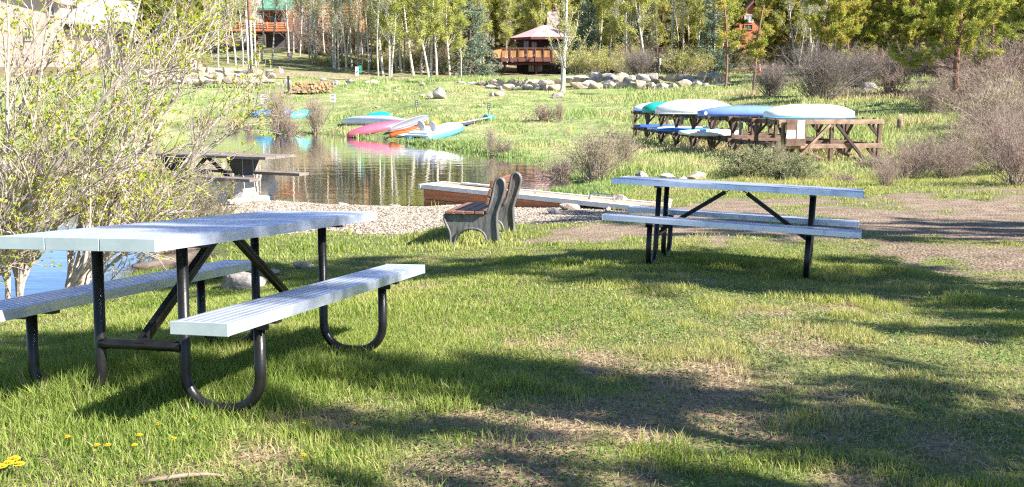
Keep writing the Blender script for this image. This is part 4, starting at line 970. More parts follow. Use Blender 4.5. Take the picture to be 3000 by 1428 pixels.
def beige_house():
    d = 95.0; z0 = Zp(215, d)
    root = empty("beige_house", (X(200, d), d, z0), label="large pinkish beige house with grey shingle roof behind the leafy shrub at left", cat="house")
    xl, xm, xr = X(-420, d), X(212, d), X(402, d)
    mb = MB(); mb.prism([(xl, z0 - 1), (xm, z0 - 1), (xm, Zp(10, d)), ((xl + xm) / 2, Zp(-75, d)), (xl, Zp(10, d))], d, d + 9); wpart(mb, "main_wall", M['siding'], root)
    mb = MB(); mb.box(((xm + xr) / 2, d + 3.2, (z0 - 1 + Zp(84, d)) / 2), (xr - xm - .01, 5.0, Zp(84, d) - z0 + 1)); wpart(mb, "wing_wall", M['siding'], root)
    ze = Zp(84, d - .6); zr = Zp(-5, d)
    mb = MB(); mb.add([(xm + .05, d - .1, ze + .5), (xr + .5, d - .1, ze), (xr + .5, d + 5, zr - .2), (xm + .05, d + 5, zr + .3)] + [(xm + .05, d - .1, ze + .7), (xr + .5, d - .1, ze + .2), (xr + .5, d + 5, zr), (xm + .05, d + 5, zr + .5)],
               [(0, 1, 2, 3), (4, 5, 6, 7), (0, 1, 5, 4), (1, 2, 6, 5), (2, 3, 7, 6), (3, 0, 4, 7)]); wpart(mb, "wing_roof", M['shingle'], root)
    for s in (-1, 1):
        xe = xl - .6 if s < 0 else xm + .4; xc = (xl + xm) / 2; za = Zp(-75, d) + .02; zb = Zp(10, d) - .1
        mb = MB(); mb.add([(xe, d - .6, zb), (xc, d - .6, za), (xc, d + 9.5, za), (xe, d + 9.5, zb), (xe, d - .6, zb + .3), (xc, d - .6, za + .3), (xc, d + 9.5, za + .3), (xe, d + 9.5, zb + .3)],
                   [(0, 1, 2, 3), (4, 5, 6, 7), (0, 1, 5, 4), (1, 2, 6, 5), (2, 3, 7, 6), (3, 0, 4, 7)]); wpart(mb, "roof", M['shingle'], root)
    window(root, X(184, d), d - .02, Zp(33, d), .75, 1.0, 'glass', 'siding'); window(root, X(112, d), d - .02, Zp(100, d), .7, 1.3, 'glass', 'siding'); window(root, X(20, d), d - .02, Zp(60, d), .9, 1.3, 'glass', 'siding'); window(root, X(305, d), d + .68, Zp(130, d), .5, 1.5, 'glasspale', 'siding')
    mb = MB(); mb.box((X(372, d), d + .68, Zp(113, d)), (1.1, .1, .9)); wpart(mb, "door", M['cabintrim'], root)
    mb = MB(); mb.box((X(402, d), d + .3, (z0 + Zp(70, d)) / 2), (.16, .16, Zp(70, d) - z0)); wpart(mb, "porch_post", M['white'], root)
    mb = MB(); mb.box((X(300, d), d + .2, Zp(70, d)), (xr - xm, .15, .14)); wpart(mb, "gutter", M['cabinwall'], root)
beige_house()
def orange_house():
    d = 122.0; z0 = Zp(150, d)
    root = empty("orange_house", (X(2185, d), d, z0), label="orange timber gable house glimpsed between the pines at upper right", cat="house")
    mb = MB(); mb.prism([(X(2138, d), z0), (X(2232, d), z0), (X(2232, d), Zp(62, d)), (X(2188, d), Zp(12, d)), (X(2138, d), Zp(62, d))], d, d + 7); wpart(mb, "wall", M['orangelog'], root)
    for a, b in (((2130, 74), (2190, 6)), ((2240, 74), (2187, 6))):
        mb = MB(); p, q = (X(a[0], d), Zp(a[1], d)), (X(b[0], d), Zp(b[1], d))
        mb.beam((p[0], d + 3.3, p[1]), (q[0], d + 3.3, q[1]), 8.2, .25, (0, 1, 0)); R_ = None; mb.v = mb.v
        mb = MB(); mb.prism([p, q, (q[0], q[1] + .35), (p[0], p[1] + .35)], d - .5, d + 7.3); wpart(mb, "roof", M['cabintrim'], root)
    window(root, X(2177, d), d - .03, Zp(55, d), 1.1, .95, 'glasspale', 'white'); window(root, X(2177, d), d - .03, Zp(80, d), 1.1, .7, 'glass', 'orangelog')
    window(root, X(2214, d), d - .03, Zp(55, d), .5, .9, 'glasspale', 'white')
orange_house()

# ------------------------------------------------------------------ small things in the meadow and along the road
def utility_pole():
    P = W(737, 224, 82); root = empty("utility_pole", P - [0, 0, .4], label="tall utility pole with pale metal conduit in front of the chalet", cat="utility pole")
    mb = MB(); mb.tube([(0, 0, 0), (.02, 0, 6), (.03, 0, 13)], [.17, .15, .12], 12); mb.build("pole", M['pinebark'], root)
    for x in (-.17, .14):
        mb = MB(); mb.tube([(x, -.17, 0), (x, -.17, 5.0)], .075, 8); mb.build("conduit", M['white'], root)
    mb = MB(); mb.box((0, 0, 12.4), (2.4, .12, .14)); mb.build("crossarm", M['pinebark'], root)
utility_pole()
def box_thing(px, py, d, w, h, mat, name, label, cat, dep=None, tilt=0, extra=None):
    P = W(px, py, d); s = d / F; root = empty(name, P, label=label, cat=cat); w *= s; h *= s; dep = dep or w * .7
    mb = MB(); mb.box((0, 0, h / 2 - .05), (w, dep, h + .1)); b = mb.build("housing", mat, root, bevel=.02)
    mb = MB(); mb.box((0, 0, h + .03), (w * 1.08, dep * 1.08, .06)); mb.build("lid", mat, root, bevel=.01)
    mb = MB(); mb.box((w * .2, -dep / 2 - .02, h * .5), (w * .25, .04, h * .15)); mb.build("latch", M['darkwood'], root)
    root.rotation_euler = (0, tilt, 0); return root
box_thing(753, 222, 82, 11, 18, plastic("box_grey", (.55, .58, .56)), "utility_box", "pale grey utility box at the foot of the utility pole", "utility box")
box_thing(1046, 223, 83, 9, 24, plastic("box_white", (.72, .76, .78)), "utility_box", "slim white utility pedestal beside the green one", "utility box")
box_thing(1055, 211, 84, 7, 16, plastic("box_green", (.03, .36, .25)), "utility_box", "small green utility pedestal beside the white one", "utility box")
def real_sign(px, py, d, w, h, label, tilt, col=(.62, .22, .18)):
    P = W(px, py, d); s = d / F; w *= s; h *= s; root = empty("yard_sign", P, label=label, cat="sign")
    mb = MB(); mb.box((0, .03, h * .9), (.08, .05, h * 2.2)); mb.build("stake", M['white'], root)
    mb = MB(); mb.box((0, -.02, h * 1.1), (w, .03, h)); pn = mb.build("panel", plastic("sign_red", col), root)
    mb = MB(); mb.box((w * .08, -.045, h * 1.1), (w * .6, .01, h * .6)); mb.build("pale_field", M['paper'], pn)
    root.rotation_euler = (0, tilt, .2)
real_sign(829, 226, 83, 16, 15, "small red and white yard sign on a leaning white stake above the woodpile", -.3)
real_sign(846, 176, 97, 15, 13, "small red sign on the slope below the chalet", .25)
real_sign(585, 206, 84, 12, 12, "small red and white yard sign beside the white frame", .1)
def white_frame():
    P = W(568, 208, 84); s = 84 / F; root = empty("white_frame_stand", P, label="white wooden frame stand above the left boulder bank", cat="frame")
    w, h = 16 * s, 35 * s
    for sx in (-1, 1):
        mb = MB(); mb.box((sx * w * .4, 0, h / 2), (.12, .12, h)); mb.build("post", M['white'], root)
    for z in (.97, .68):
        mb = MB(); mb.box((0, 0, h * z), (w * 1.1, .14, .12)); mb.build("bar", M['white'], root)
    mb = MB(); mb.box((0, .05, h * .4), (w * .5, .06, h * .45)); mb.build("panel", M['darkwood'], root)
white_frame()
def bird_feeder():
    P = W(1928, 222, 76); root = empty("bird_feeder", P - [0, 0, .2], label="dark bird feeder pole with a flat tray among the bushes", cat="bird feeder")
    mb = MB(); mb.tube([(0, 0, 0), (.02, 0, 2.3)], .06, 8); mb.build("pole", M['darkwood'], root)
    mb = MB(); mb.box((.02, 0, 2.33), (.85, .6, .07)); mb.build("tray", M['darkwood'], root)
    mb = MB(); mb.box((-.12, 0, 2.43), (.2, .2, .14)); mb.build("feed_box", M['foundation'], root)
    mb = MB(); mb.tube([(.12, -.05, 1.0), (.12, -.05, 1.5)], .07, 8); mb.build("seed_tube", M['paper'], root)
bird_feeder()
def meadow_sign(px, py, hpx, label, w=.34, h=.46):
    P = hit(px, py); d = P[1]; top = hpx / F * d; root = empty("meadow_sign", P, label=label, cat="sign")
    mb = MB(); mb.box((0, .03, top / 2 - .05), (.035, .03, top + .1)); mb.build("post", M['darkwood'], root)
    mb = MB(); mb.box((0, 0, top - h / 2), (w, .02, h)); pn = mb.build("panel", M['paper'], root)
    mb = MB(); ink = M['darkwood']
    for k, ww in enumerate((.7, .78, .5, .74, .66)): mb.box((0, -.014, top - h * (.16 + .17 * k)), (w * ww, .006, h * .085))
    mb.build("lettering", M['cabintrim'], pn)
meadow_sign(776, 326, 47, "white notice sign on a thin post above the deep blue kayak", .46, .62); meadow_sign(976, 322, 44, "smaller white notice sign on a thin post right of the tall bare bush", .36, .5)
def marker(px, py, hpx, label):
    P = hit(px, py); d = P[1]; top = hpx / F * d; root = empty("meadow_marker", P, label=label, cat="marker")
    w = 7.5 / F * d; h = 20 / F * d
    mb = MB(); mb.box((0, .03, top / 2 - .05), (.03, .03, top + .1)); mb.build("post", M['darkwood'], root)
    mb = MB(); mb.box((0, 0, top - h / 2), (w, .03, h)); pn = mb.build("plate", M['bracket'], root)
    mb = MB()
    for k in (-.3, .0, .3):
        for sx in (-1, 1): mb.box((sx * w * .2, -.02, top - h / 2 + k * h), (w * .12, .006, h * .16))
        mb.box((0, -.02, top - h / 2 + k * h + h * .07), (w * .4, .006, h * .04)); mb.box((0, -.02, top - h / 2 + k * h - h * .07), (w * .4, .006, h * .04))
    mb.build("symbols", M['paper'], pn)
marker(1221, 338, 42, "black upright marker plate with pale symbols above the beached boats"); marker(1432, 345, 40, "narrow black marker post right of the pedal boat")
def stake(px, py, h, label):
    P = hit(px, py); d = P[1]; L = h / F * d; root = empty("yellow_stake", P, label=label, cat="stake", group="yellow stakes in the meadow")
    mb = MB(); mb.tube([(0, 0, -.1), (.02, 0, L * .7)], .02, 6); mb.build("rod", M['yellow'], root)
    mb = MB(); mb.box((.02, 0, L * .85), (.07, .03, L * .3)); mb.build("tag", M['steel'], root)
stake(1671, 400, 50, "yellow stake with grey tag in the reeds left of the canoe rack"); stake(1606, 372, 24, "short yellow stake below the white aspen"); stake(1438, 358, 26, "short yellow stake by the narrow black marker post")
def stump_post():
    P = hit(2633, 385); d = P[1]; tag_h = 34 / F * d
    mb = MB(); mb.tube([(0, 0, -.1), (.03, 0, tag_h)], [.11, .10], 9); tag(mb.build("cut_stump", M['railwood'], loc=P), "thin cut tree stump standing right of the canoe rack", "stump")
stump_post()
def cone(px, py, d, label):
    P = W(px, py, d); P[2] = max(P[2], zat(P[0], P[1]) - .05); root = empty("traffic_cone", P, label=label, cat="traffic cone", group="orange traffic cones by the road")
    mb = MB(); mb.box((0, 0, .02), (.42, .42, .04)); mb.tube([(0, 0, .04), (0, 0, .25), (0, 0, .62)], [.17, .12, .04], 10); mb.build("body", plastic("cone_red", (.72, .11, .06)), root)
    mb = MB(); mb.tube([(0, 0, .62), (0, 0, .78)], [.05, .035], 8); mb.build("collar", M['white'], root)
cone(2225, 217, 77, "larger orange cone left of the bare bush"); cone(2263, 216, 78, "middle orange cone against the bare bush"); cone(2384, 222, 66, "orange cone inside the big bare bush")
def woodpile():
    d0 = hit(850, 271, 50)[1] - .4; s = d0 / F; me = None; G = "split logs of the firewood stack"
    mb = MB(); mb.tube([(0, -.3, 0), (0, .3, 0)], .085, 9); base = mb.mesh("log", [M['railwood'], M['dockwood']])
    endm = simple("cut_wood_end", (.62, .42, .22), (.42, .26, .13), rough=.8, scale=30)
    mb = MB(); mb.tube([(0, -.3, 0), (0, .3, 0)], .10, 9); base = mb.mesh("log", [M['pinebark']]); base.materials.append(endm)
    for p in base.polygons:
        if len(p.vertices) > 4: p.material_index = 1
    rng = np.random.default_rng(3)
    for i in range(24):
        for j in range(6):
            if j > 3 and (i + j) % 4 == 0: continue
            px = 852 + i * 5.0 + (j % 2) * 2.5; py = 270 - j * 5.0 - (i * .12)
            P = W(px, py, d0 + rng.uniform(-.1, .1)); o = link("firewood_log", base, None, P); o.rotation_euler = (0, rng.uniform(0, 3), rng.uniform(-.2, .2)); sc = rng.uniform(.75, 1.1); o.scale = (sc, 1, sc)
            tag(o, "pale-ended log in the %s row of the firewood, %s from the left" % (("bottom", "second", "third", "fourth", "fifth", "top")[j], ORD[i]), "log", G)
    P = W(846, 272, d0 - .3); mb = MB(); mb.box((0, 0, .55), (.13, .13, 1.3)); tag(mb.build("black_post", M['bracket'], loc=P), "black post at the left end of the firewood stack", "post")
woodpile()
def stairs():
    d = 88; P = W(1810, 208, d); root = empty("wooden_stairs", P, label="weathered brown wooden stairs among the bushes right of the white aspen", cat="stairs")
    for k in range(5):
        mb = MB(); mb.box((-.7 + k * .32, 0, .25 + k * .28), (.36, 1.0, .06)); mb.build("tread", M['rackwood'], root)
    for y in (-.5, .5):
        mb = MB(); mb.beam((-.9, y, .05), (.75, y, 1.5), .06, .25); mb.build("stringer", M['rackwood'], root)
        mb = MB(); mb.beam((-.9, y, .95), (.75, y, 2.3), .06, .1); mb.box((-.9, y, .5), (.08, .08, 1)); mb.box((.75, y, 1.5), (.08, .08, 1.7)); mb.build("handrail", M['rackwood'], root)
stairs()
mb = MB()
cr = [hit(px, py, 60) for px, py in ((760, 232), (860, 231), (950, 232), (1040, 234), (1130, 237), (1200, 238), (1290, 240))]
cr = [tuple(np.array(p) + [0, 0, .12]) for p in cr]
P0 = [W(px, py, 81) for px, py in ((760, 222), (860, 219), (950, 221), (1040, 227), (1130, 229), (1200, 231))]
for a, b in zip(P0[:-1], P0[1:]): mb.beam(a, b, .35, .28)
tag(mb.build("timber_curb", M['dead']), "pale timber curb along the foot of the aspen slope", "curb")

# ------------------------------------------------------------------ trees
class Kind:
    def __init__(s, root, hgt): s.root = root; s.used = False; s.h = hgt; s.rng = random.Random(hash(root.name) % 97 if False else len(root.name))
    def put(s, px, d, h, label, cat, group=None, z=None, rz=None, py=None, ws=1.0, tilt=(0, 0)):
        P = gat(px, d) if py is None else W(px, py, d)
        if z is not None: P[2] = z
        sc = h / s.h; rz = _rr.uniform(0, 6.28) if rz is None else rz; S = (sc * ws, sc * ws, sc)
        if not s.used:
            s.used = True; o = s.root; o.location = tuple(map(float, P)); o.rotation_euler = (tilt[0], tilt[1], rz); o.scale = S
        else: o = dup(s.root, P, rz, S, tilt=tilt)
        o["label"] = label; o["category"] = cat
        if group: o["group"] = group
        elif "group" in o.keys(): del o["group"]
        return o
big_aspen = Kind(aspen("aspen_tree", 11, 13, .21, .5, .0, .12, 34), 13)
LA = [Kind(aspen("aspen_tree", 20 + k, 12 , .12, 2.6, .05, .22, 34), 12) for k in range(3)]
BA = [Kind(aspen("aspen_tree", 30 + k, 12, .10, .26, .06, .18, 34), 12) for k in range(4)]
SPR = [Kind(spruce("spruce_tree", 40 + k, 12, 2.3), 12) for k in range(2)]
PIN = [Kind(pine("pine_tree", 50 + k, 12, 2.5, .06, 1.7, nb=62), 12) for k in range(3)]
PIN2 = Kind(pine("pine_tree", 60, 12, 1.0, .25, .35, .11, lean=.01, nb=26), 12)
bigpine = Kind(pine("pine_tree", 71, 9, 3.4, .24, 2.2, .17, lean=.07, nb=44, nd=.75), 9)

big_aspen.put(1648, 70, 12, "tall white aspen with a thick trunk standing alone in front of the brown cabin", "aspen tree", py=264, rz=1.0)
LA[0].put(1262, 87, 12, "right trunk of the pair of white aspens left of the big blue spruce", "aspen tree", py=226)
LA[1].put(1256, 86, 11.5, "left leaning trunk of the pair of white aspens left of the big blue spruce", "aspen tree", py=226, tilt=(0, -.12))
SPR[0].put(1378, 92, 12.5, "big dense blue spruce just left of the brown cabin", "spruce tree", py=226, ws=1.15)
LA[2].put(1350, 86, 6.5, "young yellow-green aspen in front of the big blue spruce", "aspen tree", py=230, ws=1.1)
PIN2.put(2124, 67, 11, "slim reddish pine with a bare lower trunk at the right end of the boulder wall", "pine tree", py=262)
PIN2.put(2204, 60, 10, "slender dark pine rising left of the big bare bush", "pine tree", py=288)
bigpine.put(2796, 42, 8.2, "rugged pine with reddish trunk and wide branches at the far right", "pine tree", py=326, rz=.4)
# rows of white aspens below and beside the chalet
rngT = random.Random(5)
slope = [(640, 207, 90), (668, 190, 94), (690, 200, 92), (712, 200, 91), (750, 196, 92), (768, 170, 99), (798, 172, 98), (846, 152, 104), (860, 150, 106), (907, 176, 98), (916, 180, 97), (924, 182, 97), (930, 184, 96), (968, 190, 95), (978, 200, 93),
         (982, 202, 92), (992, 208, 91), (1016, 210, 90), (1030, 190, 95), (1048, 196, 94), (1060, 200, 93), (1080, 212, 90), (1108, 225, 86), (1124, 223, 87), (1140, 225, 86), (1146, 224, 87), (1090, 200, 97), (1160, 214, 95), (1176, 218, 92), (1004, 170, 100), (950, 150, 104)]
wc = {}
for i, (px, py, d) in enumerate(sorted(slope)):
    where = "left of the stone chimney" if px < 745 else "in front of the green-roofed chalet" if px < 880 else "in the clump right of the chalet" if px < 960 else "between the chalet and the green pedestal" if px < 1060 else "right of the green utility pedestal"
    wc[where] = wc.get(where, -1) + 1; k = BA[i % 4] if px < 1085 or i % 2 else LA[i % 3]
    k.put(px, d, rngT.uniform(9.5, 13.5), "slim aspen " + where + ", " + ORD[wc[where]] + " from the left", "aspen tree", "bare aspens on the slope by the chalet", py=py, tilt=(0, -.09 + rngT.uniform(-.05, .05)))
def scatter(n, x0, x1, d0, d1, kinds, h0, h1, lab, cat, group, excl=(), minsep=0):
    for i in range(n):
        for _ in range(30):
            px = x0 + (x1 - x0) * (i + rngT.random()) / n; d = rngT.uniform(d0, d1)
            if not any(a < px < b and d < dm for a, b, dm in excl): break
        else: continue
        k = kinds[rngT.randrange(len(kinds))]
        k.put(px, d, rngT.uniform(h0, h1), nth(lab, i), cat, group, ws=rngT.uniform(.85, 1.15))
scatter(20, 425, 640, 94, 120, LA + BA[:2], 9, 11, "leafy aspen between the beige house and the utility pole", "aspen tree", "aspens right of the beige house")
scatter(7, 415, 610, 88, 100, PIN[:2], 5.5, 8, "bushy olive pine beside the beige house", "pine tree", "pines right of the beige house")
scatter(18, 1140, 1340, 90, 112, LA, 11, 14, "yellow-green leafy aspen left of the big blue spruce", "aspen tree", "leafy aspens left of the spruce")
scatter(14, 1140, 1440, 112, 130, LA + [PIN[0]], 13, 16, "leafy tree behind the blue spruce", "tree", "second row behind the spruce")
scatter(18, 1430, 1660, 128, 150, LA + PIN[:1], 11, 14, "yellow-green tree rising behind the roof of the brown cabin", "tree", "trees behind the cabin")
scatter(8, 1690, 1790, 98, 122, SPR + PIN[:1], 9, 13, "dense conifer just right of the brown cabin", "conifer tree", "conifers right of the cabin")
scatter(18, 1740, 2110, 88, 104, BA + LA, 10, 14, "slim pale aspen behind the long boulder wall", "aspen tree", "aspens behind the boulder wall")
scatter(18, 1790, 2140, 100, 125, SPR + PIN + LA[:1], 11, 15, "dark conifer in the woods behind the bird feeder", "conifer tree", "conifers behind the boulder wall", excl=((2140, 2230, 124),))
scatter(8, 880, 1080, 103, 113, BA + LA[:1], 9, 12, "thin aspen beside the log chalet", "aspen tree", "thin aspens around the chalet", excl=((735, 800, 118),))
SPR[1].put(2086, 86, 9.5, "wide grey-green spruce between the bird feeder and the slim reddish pine", "spruce tree", py=228, ws=1.2)
SPR[0].put(1722, 92, 9, "grey-green spruce immediately right of the white aspen", "spruce tree", py=222, ws=1.1)
scatter(4, 2240, 2330, 90, 105, PIN, 9, 12, "olive pine just right of the orange house", "pine tree", "pines right of the orange house")
scatter(6, 2300, 2420, 72, 90, BA, 9, 12, "slim trunk above the big bare bush", "aspen tree", "thin trunks over the bare bush")
scatter(17, 2390, 3060, 66, 84, PIN, 8.5, 12, "yellow-olive pine in the front row at right", "pine tree", "front row pines at right")
scatter(20, 2240, 3150, 86, 110, PIN + BA[:1], 11, 14.5, "olive pine in the second row at right", "pine tree", "second row pines at right")
scatter(12, 2850, 3700, 45, 80, PIN, 8, 12, "olive pine at the right edge of the woods", "pine tree", "pines at the right edge")
scatter(16, -700, 640, 128, 160, LA + PIN + SPR, 9, 11, "distant tree behind the beige house", "tree", "distant trees at left")
scatter(42, 640, 1500, 128, 160, LA + PIN, 12, 15, "distant tree on the hill behind the chalet", "tree", "distant trees in the middle")
scatter(49, 1500, 3300, 125, 165, PIN + SPR + LA, 13, 17, "distant tree on the hill at right", "tree", "distant trees at right")
scatter(14, 3250, 4600, 60, 140, PIN + SPR, 11, 15, "tree in the woods beyond the right edge", "tree", "woods beyond the right edge")
scatter(10, -1400, -300, 80, 130, LA + PIN, 8, 11, "tree beyond the left edge behind the pond", "tree", "woods beyond the left edge")

# ------------------------------------------------------------------ bushes
TB = {'tall': Kind(twigbush("bare_bush", 1, 2.6, 1.2, 70, 'twig', 900, 'leafshrub', .017, .36, 6), 2.6),
      'low': Kind(twigbush("bare_bush", 2, 1.1, 1.0, 60, 'twigred', 300, 'sage', .012, .75), 1.1),
      'grey': Kind(twigbush("bare_bush", 3, 3.2, 1.6, 130, 'twiggrey', 0, 'sage', .016, .42, 7), 3.2),
      'sage': Kind(twigbush("leafy_bush", 4, .95, 1.3, 90, 'twig', 9000, 'sage', .010, .85, 5, .045, crown="leaves"), .95),
      'red': Kind(twigbush("bare_bush", 5, 2.6, 1.4, 80, 'twigred', 0, 'sage', .012, .5, 6), 2.6),
      'under': Kind(twigbush("undergrowth_bush", 6, 2.2, 1.4, 50, 'twig', 2600, 'leafaspen', .012, .55, 6, .09, crown="leaves"), 2.2)}
def bush(k, px, py, h, label, group=None, d=None, ws=1.0, cat="bush"):
    P = hit(px, py) if d is None else W(px, py, d); dd = P[1]
    if d is None or d < 60: P[2] = max(zat(P[0], P[1]), 0)
    return TB[k].put(px, dd, h / F * dd, label, cat, group, z=P[2], ws=ws)
bush('tall', 822, 398, 160, "tall bare bush at the far waterline between the turquoise canoe and the signs", ws=.8)
bush('low', 735, 392, 42, "low tangled bush in front of the navy blue canoe", ws=.7)
bush('low', 850, 398, 75, "low twiggy bush overhanging the water at the foot of the tall bare bush", ws=.8)
bush('low', 692, 374, 44, "small greenish bush at the far waterline left of the kayaks", ws=.9)
bush('low', 610, 374, 50, "reddish low bush at the left end of the far shore", ws=.9)
bush('tall', 930, 392, 120, "thin see-through bush in front of the white canoe", ws=.8)
bush('low', 1470, 455, 60, "low twiggy bush on the bank just right of the pedal boat", ws=1.0)
bush('tall', 1440, 450, 85, "pale upright twigs at the bank right of the pedal boat", ws=.5)
bush('low', 1590, 356, 62, "flattened grey brushwood in the meadow below the white aspen", ws=1.3)
bush('tall', 1638, 360, 70, "small upright twigs in front of the pale flat rock", ws=.5)
bush('tall', 1745, 540, 185, "large twiggy bush at the pond edge left of the right picnic table", ws=1.1)
bush('low', 1650, 525, 85, "reddish low bush at the pond edge beyond the dock", ws=1.2)
bush('tall', 1830, 500, 130, "twiggy bush at the left end of the canoe rack", ws=.7)
bush('sage', 2200, 520, 95, "grey-green leafy bush in front of the middle of the canoe rack", ws=1.3)
bush('sage', 2330, 528, 80, "grey-green leafy bush in front of the notice board", ws=1.2)
bush('tall', 2280, 500, 95, "bare pale twigs sticking out of the leafy bush below the notice board", ws=.6)
bush('red', 2660, 530, 120, "brown tangled bush right of the canoe rack", ws=1.5)
bush('red', 2780, 525, 130, "dark tangled bush in front of the pine at right", ws=1.3)
bush('red', 2900, 480, 170, "tall dark bush at the right edge above the path", ws=1.0)
bush('red', 2985, 545, 210, "brown twiggy bush cut by the right edge of the frame", ws=1.0)
bush('grey', 2395, 298, 175, "biggest bare grey bush behind the canoe rack", ws=1.25)
bush('grey', 2250, 284, 105, "bare grey-brown bush behind the rack left of the biggest one", ws=1.2)
bush('grey', 2500, 262, 110, "bare bush behind the grey angular boulder", ws=1.3)
bush('red', 2900, 320, 190, "tall reddish bare bush right of the rugged pine", ws=1.4)
bush('red', 2990, 300, 230, "tallest reddish bare bush at the right edge", ws=1.3)
bush('red', 2720, 330, 120, "bare brown bush left of the rugged pine's trunk", ws=1.5)
bush('red', 2600, 280, 110, "bare brown bush at the edge of the pines", ws=1.5)
bush('red', 2850, 420, 110, "pinkish brushwood above the tall dark bush", ws=1.5)
for i, (px, h, dd) in enumerate(sorted(((1690, 90, 86), (1745, 95, 84), (1860, 85, 80), (1890, 75, 82), (1960, 80, 82), (1995, 95, 80), (2040, 80, 84), (1820, 70, 84)))):
    bush('grey' if px in (1860, 1960, 1890) else 'under', px, 226, h, nth("scrubby bush behind the long boulder wall", i), "scrub behind the boulder wall", d=dd, ws=1.2)
for i, (px, h) in enumerate(sorted(((1180, 60), (1210, 50), (1290, 55), (1310, 60), (1110, 50), (1060, 60), (960, 70), (1010, 60)))):
    bush('under', px, 215, h, nth("low leafy scrub at the foot of the aspens", i), "scrub under the aspens", d=96, ws=1.3)
for i, px in enumerate(sorted(rngT.uniform(640, 3100) for _ in range(46))):
    dd = rngT.uniform(92, 108)
    if 1430 < px < 1680 or px < 1080: continue
    bush('under' if i % 3 else 'tall', px, 205, rngT.uniform(60, 115), nth("leafy scrub on the woodland floor among the trunks", i), "scrub on the woodland floor", d=dd, ws=1.3)
for i, px in enumerate(range(2420, 3100, 62)):
    bush('red' if px % 124 else 'grey', px, 236, rngT.uniform(75, 120), nth("bare scrub at the foot of the right-hand pines", i), "scrub under the right-hand pines", d=64, ws=1.3)
for i, (k, px, py, h, ws) in enumerate((('red', 2600, 545, 90, 1.3), ('red', 2700, 500, 110, 1.4), ('tall', 2830, 500, 150, 1.2), ('red', 2950, 505, 190, 1.2), ('tall', 2930, 430, 190, 1.3), ('red', 2860, 380, 150, 1.5), ('tall', 2985, 400, 200, 1.2), ('red', 3060, 450, 230, 1.1), ('red', 2940, 290, 170, 1.6), ('red', 2800, 300, 120, 1.4), ('low', 2560, 500, 60, 1.4), ('low', 2480, 540, 45, 1.3))):
    bush(k, px, py, h, "brown brushwood along the right edge, " + ORD[i] + " from the left", "thicket along the right edge", ws=ws)
bush('grey', 1668, 225, 75, "dark brushwood against the right side of the brown cabin", d=105, ws=1.3)
for i, px in enumerate(range(900, 1080, 30)): bush('tall' if i % 3 else 'red', px, 150 + (i % 4) * 6, rngT.uniform(70, 120), nth("bare brushwood among the aspens below the chalet", i), "brushwood below the chalet", d=108, ws=1.1)
for i, px in enumerate((440, 480, 520, 560, 600)): bush('under', px, 208, rngT.uniform(40, 70), nth("green scrub above the left boulder bank", i), "scrub above the left bank", d=86, ws=1.2)
bush('sage', 800, 224, 18, "small green bush by the timber curb", d=81); bush('sage', 600, 258, 26, "yellow-green tuft bush in front of the left boulders", d=75)
# brushwood in front of the concrete table
b1 = Kind(twigbush("leafy_bush", 8, 1.25, 1.2, 70, 'twiggrey', 1500, 'leafshrub', .010, .55, 6, .04, crown="leaves"), 1.25)
b1.put(555, 14.2, 1.0, "dark tangled bush with sparse green leaves in front of the concrete table", "bush", z=.1, ws=1.0)
b1.put(470, 13.0, .95, "second dark bush left of the concrete table", "bush", z=.1, ws=1.1)
b1.put(640, 13.6, .45, "low dark brush at the gravel edge below the concrete table", "bush", z=.12, ws=.8)

